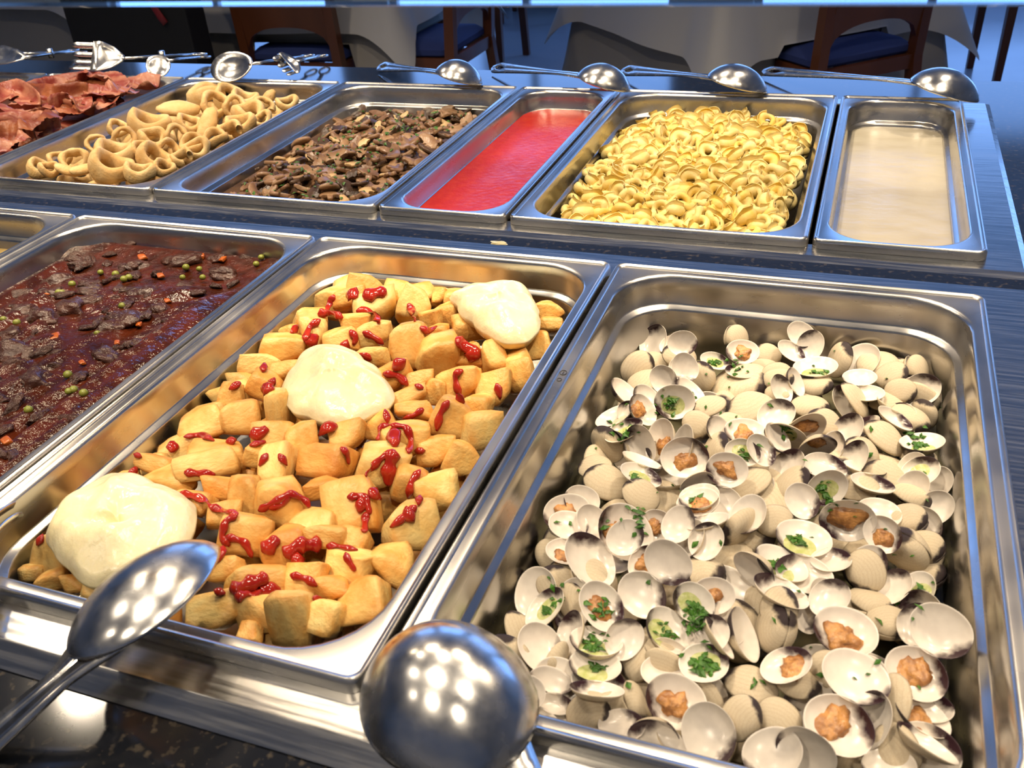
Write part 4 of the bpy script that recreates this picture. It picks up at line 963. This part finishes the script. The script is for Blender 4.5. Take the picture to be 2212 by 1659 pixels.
RING_PX = [(1600, 570, 210, 130, 10, 0), (1340, 610, 260, 90, -10, 0), (1580, 640, 190, 80, 5, 0), (1840, 580, 130, 130, -60, 1), (1850, 660, 160, 80, -10, 0), (1160, 705, 270, 120, -10, 1), (1390, 670, 200, 140, 5, 0), (1520, 690, 170, 130, 30, 0), (1700, 690, 150, 110, 20, 0), (1600, 730, 220, 110, 0, 0),
 (1220, 790, 180, 100, 10, 0), (960, 800, 280, 120, 3, 0), (760, 825, 140, 90, 5, 0), (800, 890, 180, 140, -20, 0), (980, 890, 190, 110, 5, 0), (1140, 880, 170, 130, 40, 0), (1340, 800, 230, 150, -60, 1), (1550, 800, 210, 110, -15, 0), (1480, 850, 170, 100, -15, 0), (1700, 770, 150, 90, -30, 0), (1250, 930, 190, 120, -20, 0),
 (620, 930, 140, 110, -30, 0), (740, 985, 260, 110, 0, 0), (920, 960, 150, 90, -10, 0), (1000, 1020, 250, 130, 25, 0), (1090, 970, 170, 110, 40, 0), (1260, 960, 200, 120, -20, 0), (1390, 890, 180, 100, -25, 0), (720, 1075, 300, 140, 10, 0), (900, 1110, 210, 90, -5, 0), (480, 1040, 200, 140, -30, 0), (380, 1030, 160, 110, -10, 0),
 (170, 1080, 180, 80, 10, 0), (310, 1090, 140, 70, 5, 0), (540, 1095, 180, 80, -20, 1), (430, 1100, 160, 70, 10, 1), (1060, 1080, 150, 80, 10, 0), (1170, 1020, 150, 80, -20, 0)]
def S_cal(x, y):
    u = (x - qcn[0]) / .14; v = (y - qcn[1]) / .25
    return -.024 + .022 * max(0, 1 - u * u) * max(0, 1 - v * v)
rnd = random.Random(41)
for (u, v, w, h, th, kd) in conv(RING_PX, *K1):
    w *= .3345; h *= .3345; p = on_profile(u, v, S_cal, .004); s = depth(p) / FPX
    p.x = min(max(p.x, qcn[0] - .108), qcn[0] + .112); p.y = min(max(p.y, qcn[1] - .215), qcn[1] + .215)
    L = min(w * s, .076); th = math.radians(th); md = RIGHT * math.cos(th) + DOWN * math.sin(th); q = -RIGHT * math.sin(th) + DOWN * math.cos(th)
    if q.dot(DOWN) > 0: q = -q
    t = math.acos(min(1, h / w * 1.3)); n0 = (CAM - p).normalized(); n = (n0 * math.cos(t) + q * math.sin(t)).normalized(); y_ = n.cross(md).normalized(); md = y_.cross(n)
    me = FM[rnd.randrange(3)] if kd else RM[rnd.randrange(8)][rnd.randrange(2)]
    o = link('squid_piece' if kd else 'squid_ring', me, None, p); o.rotation_euler = Matrix((md, y_, n)).transposed().to_euler(); o.scale = (L, L, L)
    lb = '%s battered squid %s on top, %s' % ('large' if L > .058 else 'small', 'piece without hole' if kd else 'ring', where(qcn, p.x, p.y, 'bacon side', 'mushroom side', 'stew end', 'tongs end', 'centre'))
    tag(o, lb, 'squid', lb)
for x, y in hexgrid(qcn[0], qcn[1], .104, .208, .064, .003, rnd):
    o = link('squid_ring', RM[rnd.randrange(8)][rnd.randrange(2)], None, (x, y, Z0 + S_cal(x, y) - .026)); o.rotation_euler = rrot(rnd, .15); o.scale = [rnd.uniform(.055, .060)] * 3
    lb = 'battered squid ring in the lower layer, ' + where(qcn, x, y, 'bacon side', 'mushroom side', 'stew end', 'tongs end', 'centre')
    tag(o, lb, 'squid', lb)

# ------------------------------------------------------------------ bacon
def bacon_mat():
    mt = pmat('bacon', (.25, .045, .032), .34, c2=(.46, .20, .125), scale=34, bump=.0018, bscale=90, spec=.45, stretch=(.35, 1.6, 1), lo=.40, hi=.62)
    return mt
BAC = [bacon_mat(), pmat('bacon_browned', (.33, .11, .045), .38, c2=(.20, .045, .022), scale=30, bump=.0018, bscale=90, stretch=(.35, 1.6, 1), lo=.40, hi=.62)]
bcn = far['bacon']; rnd = random.Random(51)
BP = [[(170, 590), (500, 500), (740, 520)], [(330, 590), (540, 540), (720, 570)], [(700, 560), (860, 540), (1020, 535)], [(720, 600), (850, 630), (980, 590)], [(180, 600), (330, 640), (600, 600)], [(0, 640), (100, 590), (220, 660)], [(300, 690), (480, 640), (590, 690)],
      [(520, 640), (660, 660), (760, 630)], [(-40, 720), (180, 740), (370, 740)], [(360, 720), (500, 710), (600, 690)], [(-40, 800), (200, 800), (420, 770)], [(130, 820), (300, 800), (500, 760)], [(-60, 870), (100, 860), (210, 860)], [(-60, 930), (80, 920), (160, 900)], [(480, 520), (640, 490), (760, 540)], [(560, 600), (700, 590), (820, 560)], [(-60, 680), (60, 690), (240, 690)], [(200, 660), (350, 670), (480, 690)]]
for bi, poly in enumerate(BP):
    pts = conv(poly, *K1); lift = [-.002, .008, .0, .004, .010, .022, .012, .006, .012, .002, .006, .013, .0, .0, .018, .016, .006, .004][bi]
    q = [atz(u, v, lift) for u, v in pts]
    for p in q: p.x = min(max(p.x, bcn[0] - .135), bcn[0] + .128); p.y = min(max(p.y, bcn[1] - .235), bcn[1] + .225)
    a, b, c_ = q; N = 34; M_ = 9; V = []; F = []; wd = rnd.uniform(.018, .026); ph = rnd.uniform(0, 6.28); cen = b.copy(); til = rnd.uniform(-.9, .5)
    for i in range(N + 1):
        t = i / N; p = a * (1 - t) ** 2 + (b * 2 - (a + c_) / 2) * 2 * t * (1 - t) + c_ * t * t
        tg = ((b * 2 - (a + c_) / 2 - a) * (1 - t) + (c_ - (b * 2 - (a + c_) / 2)) * t).normalized(); sd = tg.cross(Vector((0, 0, 1))).normalized(); up = sd.cross(tg)
        sd = (sd * math.cos(til) + up * math.sin(til)); nn = sd.cross(tg)
        w_ = wd * (.55 + .45 * math.sin(math.pi * (.12 + .76 * t)) + .08 * math.sin(9 * t + ph))
        for s in (1, -1):
            for k in range(M_):
                f = k / (M_ - 1) * 2 - 1
                V.append(p - cen + sd * (w_ * f * s) + nn * (.004 * mnoise.noise(Vector((f * s * 2.5, t * 7, bi))) + .0022 * mnoise.noise(Vector((f * s * 5, t * 22, bi + 9))) + .0045 * math.sin(7 * t + 2.2 * f * s + ph) + .006 * math.sin(3.2 * f * s + ph) + .0026 * s * (1 - f ** 4)))
    n = 2 * M_
    for i in range(N):
        for k in range(n): F.append((i * n + k, i * n + (k + 1) % n, (i + 1) * n + (k + 1) % n, (i + 1) * n + k))
    F += [tuple(reversed(range(n))), tuple(N * n + k for k in range(n))]
    k = int(rnd.random() < .4)
    o = link('bacon_slice', mesh('bacon_slice', V, F, BAC[k]), None, cen)
    tag(o, (lb := '%s fried bacon slice, %s' % ('browned' if k else 'pink', where(bcn, cen.x, cen.y, 'outer side', 'squid side', 'stew end', 'tongs end', 'centre'))), 'bacon', lb)
V, F = loft([rrect(.136, .238, .04, -.03), rrect(.132, .232, .04, -.012), rrect(.08, .15, .04, -.004)])
o = link('bacon_bed', mesh('bacon_bed', [(x, y, z + .004 * math.sin(40 * x) * math.sin(37 * y)) for x, y, z in V], F, BAC[0]), None, (bcn[0], bcn[1], Z0 - .012)); tag(o, 'layer of bacon lying under the top slices', 'bacon', kind='stuff')

# ------------------------------------------------------------------ stew pieces
MEAT = pmat('stewed_meat', (.034, .012, .008), .17, c2=(.062, .020, .011), scale=1.7, bump=.0022, bscale=6, spec=.5)
PEA = pmat('pea', (.16, .20, .02), .25, c2=(.22, .22, .04), scale=2); CARROT = pmat('carrot', (.40, .10, .012), .25, c2=(.30, .06, .01), scale=2)
def lump(seed):
    bm = bmesh.new(); bmesh.ops.create_icosphere(bm, subdivisions=3, radius=.5)
    for v in bm.verts: v.co *= 1 + .55 * mnoise.noise(v.co * 2.4 + Vector((seed * 3.1, 0, 0))) + .22 * mnoise.noise(v.co * 7 + Vector((0, seed * 1.7, 0)))
    return bm
MC = [bm_mesh('meat', lump(s + 60), MEAT) for s in range(6)]
bmp = bmesh.new(); bmesh.ops.create_icosphere(bmp, subdivisions=2, radius=.5)
for v in bmp.verts: v.co.z *= .9
PEAM = bm_mesh('pea', bmp, PEA); CARM = [bm_mesh('carrot', chunk(s + 90, 1), CARROT) for s in range(2)]
rnd = random.Random(61); scn = near['stew']; ZS = -.016
for (x, y, w) in [(460, 440, 170), (760, 350, 120), (640, 340, 100), (1100, 450, 190), (870, 650, 190), (940, 740, 150), (740, 800, 250), (640, 860, 200), (430, 720, 230), (530, 690, 170), (240, 800, 240), (120, 740, 150), (60, 880, 170), (110, 1000, 220), (60, 1060, 160), (190, 1150, 240), (450, 1150, 120), (290, 1330, 80), (640, 1010, 170), (1340, 520, 170), (1470, 420, 90), (820, 480, 150), (330, 570, 170), (1290, 430, 130), (560, 600, 130), (580, 1000, 120), (830, 950, 130), (300, 650, 150), (1080, 600, 120), (960, 880, 100), (330, 1000, 120), (100, 640, 130)]:
    u, v = x * .3617, 400 + y * .3617; p = atz(u, v, ZS); L = w * .3617 * depth(p) / FPX
    p.x = min(max(p.x, scn[0] - .12), scn[0] + .12)
    o = link('meat_chunk', MC[rnd.randrange(6)], None, p + Vector((0, 0, -.003))); L *= 1.15; o.scale = (L, L * rnd.uniform(.5, .8), L * .46); o.rotation_euler = (rnd.uniform(-.3, .3), rnd.uniform(-.3, .3), rnd.uniform(-.5, .9))
    lb = '%s dark stewed meat chunk half sunk in gravy, %s' % ('large' if L > .05 else 'small', where(scn, p.x, p.y, 'far from potatoes', 'potato side', 'front end', 'mushroom end', 'centre'))
    tag(o, lb, 'meat', lb)
for _ in range(110):
    x = scn[0] + rnd.uniform(-.12, .12); y = scn[1] + rnd.uniform(-.20, .22); L = rnd.uniform(.010, .026)
    o = link('meat_shred', MC[rnd.randrange(6)], None, (x, y, Z0 + ZS - .0005)); o.scale = (L, L * rnd.uniform(.35, .7), L * .4); o.rotation_euler = (rnd.uniform(-.3, .3), rnd.uniform(-.3, .3), rnd.uniform(0, 3.1))
    lb = '%s shred of stewed meat, %s' % ('thin' if o.scale.y < .55 * L else 'lumpy', where(scn, x, y, 'far from potatoes', 'potato side', 'front end', 'mushroom end', 'centre'))
    tag(o, lb, 'meat', lb)
for (x, y) in [(740, 560), (690, 530), (430, 590), (370, 640), (730, 720), (1190, 500), (1210, 550), (1110, 490), (580, 885), (410, 1230), (500, 1240), (170, 1340), (100, 820), (20, 800), (1560, 430), (405, 1130), (440, 1220), (770, 550), (1090, 550), (600, 520), (1530, 470), (350, 640)]:
    p = atz(x * .3617, 400 + y * .3617, ZS + .002); o = link('pea', PEAM, None, p); o.scale = [rnd.uniform(.0065, .0085)] * 3; tag(o, 'green pea floating in the dark stew', 'pea', 'peas in the stew')
for (x, y, w) in [(330, 910, 90), (490, 1060, 55), (1000, 690, 50), (300, 650, 60), (1190, 425, 70), (960, 540, 60), (40, 1530, 90), (850, 430, 70), (700, 940, 50), (1330, 440, 60), (830, 830, 50)]:
    p = atz(x * .3617, 400 + y * .3617, ZS + .001); L = w * .3617 * depth(p) / FPX; o = link('carrot_piece', CARM[rnd.randrange(2)], None, p); o.scale = (L, L * .7, L * .4); o.rotation_euler.z = rnd.uniform(0, 3)
    tag(o, 'orange carrot piece floating in the dark stew', 'carrot', 'carrot pieces in the stew')

# ------------------------------------------------------------------ spoons, ladle, tongs, fork
def spoon(name, tip, neck, end, bw, bd, hw0, hw1, label, roll=0, round_=1.0, hole=True, bend=.0, htilt=0):
    tip, neck, end = Vector(tip), Vector(neck), Vector(end)
    L = (tip - neck).length; ax = (tip - neck).normalized(); up = Vector((0, 0, 1)); sd = up.cross(ax).normalized(); up = ax.cross(sd)
    if roll: q = Matrix.Rotation(roll, 3, ax); sd = q @ sd; up = q @ up
    cen = (tip + neck) / 2
    e = empty(name, (end.x, end.y, min(end.z, tip.z)), label, 'spoon')
    V = []; F = []; N = 48; rings = [1, .985, .94, .88, .8, .7, .58, .45, .32, .18, .06]
    for r in rings:
        for k in range(N):
            t = 2 * math.pi * k / N; x = math.cos(t); y = math.sin(t)
            yy = y * (1 - .16 * x * (1 if round_ < 1.5 else 0))
            z = bd * max(0, 1 - r ** 2.1) ** .75
            V.append(cen - e.location + ax * (x * r * L / 2) + sd * (yy * r * bw / 2) + up * z)
    V2, F = V, []
    for i in range(len(rings) - 1):
        for k in range(N): F.append((i * N + k, i * N + (k + 1) % N, (i + 1) * N + (k + 1) % N, (i + 1) * N + k))
    F.append(tuple((len(rings) - 1) * N + k for k in range(N)))
    b = link('bowl', mesh('bowl', V, F, CHROME), e); so = b.modifiers.new('solid', 'SOLIDIFY'); so.thickness = .0014; so.offset = 1
    # handle: a strip with an eyelet near its end
    hv = end - neck; HL = hv.length; n = 26; V = []; F = []
    hsd = Vector((0, 0, 1)).cross(hv).normalized(); nh = hv.normalized().cross(hsd)
    hsd = (hsd * math.cos(htilt) + nh * math.sin(htilt)).normalized()
    for i in range(n + 1):
        t = i / n; arch = bend * math.sin(math.pi * t)
        # leaves the bowl along its axis, then runs straight to the end
        p = neck + hv * t + Vector((0, 0, arch)) + ax * (.012 * (1 - t) ** 8)
        w = hw0 + (hw1 - hw0) * t ** 1.5
        if t > .93: w *= math.sqrt(max(.06, 1 - ((t - .93) / .07) ** 2))
        if t < .28: w = w * (1 + 1.5 * (1 - t / .28) ** 2)
        h = 0
        if hole and .86 < t < .955: h = .38 * hw1 * math.sqrt(max(0, 1 - ((t - .9075) / .0475) ** 2))
        s_ = (sd * (1 - t) + (hsd if hsd.dot(sd) > 0 else -hsd) * t).normalized()
        V += [p - e.location + s_ * q for q in (-w / 2, -h / 2, h / 2, w / 2)]
    for i in range(n):
        a = 4 * i; F += [(a, a + 1, a + 5, a + 4), (a + 2, a + 3, a + 7, a + 6)]
    h_ = link('handle', mesh('handle', V, F, CHROME), e); so = h_.modifiers.new('solid', 'SOLIDIFY'); so.thickness = .0024; so.offset = 0
    return e
def A(u, v, z): return atz(u, v, z)
HT = -.55
spoon('serving_spoon', A(1040, 181, .003), A(942, 153, .028), A(818, 144, -.004), .066, .026, .011, .026, 'steel serving spoon lying face down behind the mushroom pan', htilt=HT)
spoon('serving_spoon', A(1360, 196, .003), A(1250, 160, .028), A(1064, 146, -.004), .066, .026, .011, .026, 'steel serving spoon lying face down behind the tomato sauce', htilt=HT)
spoon('serving_spoon', A(1655, 198, .003), A(1530, 164, .028), A(1343, 152, -.004), .066, .026, .011, .026, 'steel serving spoon lying face down behind the tortellini', htilt=HT)
spoon('serving_spoon', A(2113, 218, .003), A(1967, 174, .030), A(1648, 153, -.004), .070, .028, .010, .022, 'long handled steel spoon lying face down behind the cream sauce', htilt=HT)
spoon('serving_spoon', A(450, 1178, .028), A(178, 1424, .030), A(-70, 1640, -.009), .078, .021, .022, .028, 'steel serving spoon resting on the potato pan rim', roll=-.38)
spoon('serving_ladle', A(862, 1395, .013), A(1092, 1652, .016), A(1560, 2260, -.008), .084, .036, .016, .022, 'wide rounded steel ladle lying face down beside the clams', round_=2.0)

def plate_mesh(name, out, bow, thick, parent, M4, mat=CHROME):
    # outline polygon (x,y) lofted over a cupped surface
    V = []; F = []; N = len(out); cx = sum(p[0] for p in out) / N; cy = sum(p[1] for p in out) / N
    for s in (1, .66, .33, .05):
        for x, y in out:
            X = cx + (x - cx) * s; Y = cy + (y - cy) * s; V.append(M4 @ Vector((X, Y, bow(X, Y))))
    for i in range(3):
        for k in range(N): F.append((i * N + k, i * N + (k + 1) % N, (i + 1) * N + (k + 1) % N, (i + 1) * N + k))
    F.append(tuple(3 * N + k for k in range(N)))
    o = link(name, mesh(name, V, F, mat), parent); so = o.modifiers.new('solid', 'SOLIDIFY'); so.thickness = thick; so.offset = 0
    return o
def fork_outline(w, l):
    P_ = [(0, -.10 * w)]
    P_ += [(l * .25, -.42 * w), (l * .55, -.5 * w)]
    nt_ = 4
    for k in range(nt_):
        y0 = -.5 * w + w * k / nt_; y1 = y0 + w / nt_ * .62
        P_ += [(l * .55, y0), (l * .97, y0 + .02 * w), (l, (y0 + y1) / 2), (l * .97, y1 - .02 * w), (l * .55, y1)]
    P_ += [(l * .25, .42 * w), (0, .10 * w)]
    return P_
def spoon_outline(w, l):
    return [(l / 2 - l / 2 * math.cos(t) , w / 2 * math.sin(t) * (.75 + .25 * (1 - math.cos(t)) / 2)) for t in np.linspace(0, 2 * math.pi, 29)[:-1]]
def head(parent, kind, base, dirv, nrm, w, l):
    x = dirv.normalized(); y = nrm.cross(x).normalized(); z = x.cross(y)
    M4 = Matrix((x, y, z)).transposed().to_4x4(); M4.translation = base
    if kind == 'fork':
        # palm with four separate tines
        out = [(0, -.10 * w), (l * .2, -.36 * w), (l * .42, -.5 * w), (l * .58, -.5 * w), (l * .58, .5 * w), (l * .42, .5 * w), (l * .2, .36 * w), (0, .10 * w)]
        bow = lambda X, Y: .016 * (Y / w * 2) ** 2 * .6 + .010 * (X / l) ** 2
        pm_ = plate_mesh('fork_head', out, bow, .0014, parent, M4)
        for k in range(4):
            yc = -.5 * w + w * (k + .5) / 4; hw = w * .085
            V = []; n = 8
            for i in range(n + 1):
                X = l * (.55 + .45 * i / n); q = hw * (1 if i < n - 1 else (.8 if i == n - 1 else .3))
                for Y in (yc - q, yc + q): V.append(M4 @ Vector((X, Y, bow(X, Y))))
            F = [(2 * i, 2 * i + 1, 2 * i + 3, 2 * i + 2) for i in range(n)]
            o = link('tine', mesh('tine', V, F, CHROME), parent); so = o.modifiers.new('solid', 'SOLIDIFY'); so.thickness = .0014; so.offset = 0
    else:
        plate_mesh('spoon_head', spoon_outline(w, l), lambda X, Y: .30 * l * ((2 * X / l - 1) ** 2 + (2 * Y / w) ** 2) * .5 - .15 * l, .0014, parent, M4)
def tongs(loc, parts, label):
    e = empty('serving_tongs', loc, label, 'tongs'); o0 = Vector(loc)
    for kind, tip, base, end, w, up in parts:
        tip, base, end = [Vector(q) - o0 for q in (tip, base, end)]
        head(e, kind, base, tip - base, Vector(up), w, (tip - base).length)
        MB().tube([base + (tip - base) * .06, base + (end - base) * .3, base + (end - base) * .75, end], [.0045, .005, .0045, .004], 8, .6).obj('arm', CHROME, e, smooth=True)
        dv = (end - base).normalized(); sd = dv.cross(Vector((0, 0, 1))).normalized(); c_ = end + dv * .016
        MB().tube([c_ + dv * (-.016 * math.cos(t)) + sd * (.010 * math.sin(t)) for t in np.linspace(0, 2 * math.pi, 20)], .0022, 8).obj('finger_loop', CHROME, e, smooth=True)
    j = Vector(parts[0][2]) - o0; en = Vector(parts[0][3]) - o0; pv = j + (en - j) * .55
    MB().tube([pv + Vector((0, 0, -.008)), pv + Vector((0, 0, .010))], .006, 12).obj('pivot', CHROME, e, smooth=True)
    return e
zt = .020
tongs(A(60, 122, -.01), [('fork', A(-62, 135, .012), A(55, 124, .03), A(150, 110, .004), .055, (.2, -.5, .85)), ('spoon', A(-70, 112, .03), A(50, 116, .03), A(160, 113, .004), .05, (0, -.4, .9))], 'steel serving tongs lying behind the brownish pan')
tongs(A(400, 126, -.01), [('fork', A(163, 130, .030), A(268, 126, .030), A(415, 118, .006), .060, (0, -.75, .65)), ('spoon', A(318, 152, .012), A(366, 130, .024), A(432, 124, .004), .052, (.25, -.75, .6))], 'steel fork and spoon tongs lying behind the bacon')
tongs(A(660, 126, -.01), [('spoon', A(455, 146, .022), A(545, 138, .030), A(655, 122, .006), .066, (0, -.75, .65)), ('fork', A(606, 156, .012), A(644, 132, .024), A(690, 122, .004), .050, (.3, -.7, .6))], 'steel spoon and fork tongs lying behind the squid rings')
# fork reaching into the potato pan
e = empty('serving_fork', A(-150, 1330, -.009), 'steel serving fork with broad tines leaning into the potatoes', 'fork'); o0 = e.location.copy()
for a, b, w in ((A(57, 1116, .006), A(-60, 1290, .018), .016), (A(53, 1090, -.004), A(-75, 1250, .014), .012), (A(30, 1066, -.010), A(-90, 1215, .012), .012)):
    a = a - o0; b = b - o0; d = (a - b); sd = d.cross(Vector((-.3, -.6, .7))).normalized(); up = sd.cross(d).normalized(); V = []; n = 12
    for i in range(n + 1):
        t = i / n; p = b + d * t + up * (.010 * math.sin(math.pi * t * .9)); q = w * .5 * math.sqrt(max(.004, 1 - max(0, (t - .45) / .55) ** 2))
        V += [p - sd * q + up * .002, p, p + sd * q + up * .002]
    F = [f for i in range(n) for f in ((3 * i, 3 * i + 1, 3 * i + 4, 3 * i + 3), (3 * i + 1, 3 * i + 2, 3 * i + 5, 3 * i + 4))]
    o = link('tine', mesh('tine', V, F, CHROME), e); so = o.modifiers.new('solid', 'SOLIDIFY'); so.thickness = .0014
MB().tube([A(-66, 1250, .016) - o0, A(-110, 1290, .014) - o0, A(-240, 1420, .002) - o0], [.010, .006, .006], 10, .5).obj('handle', CHROME, e, smooth=True)
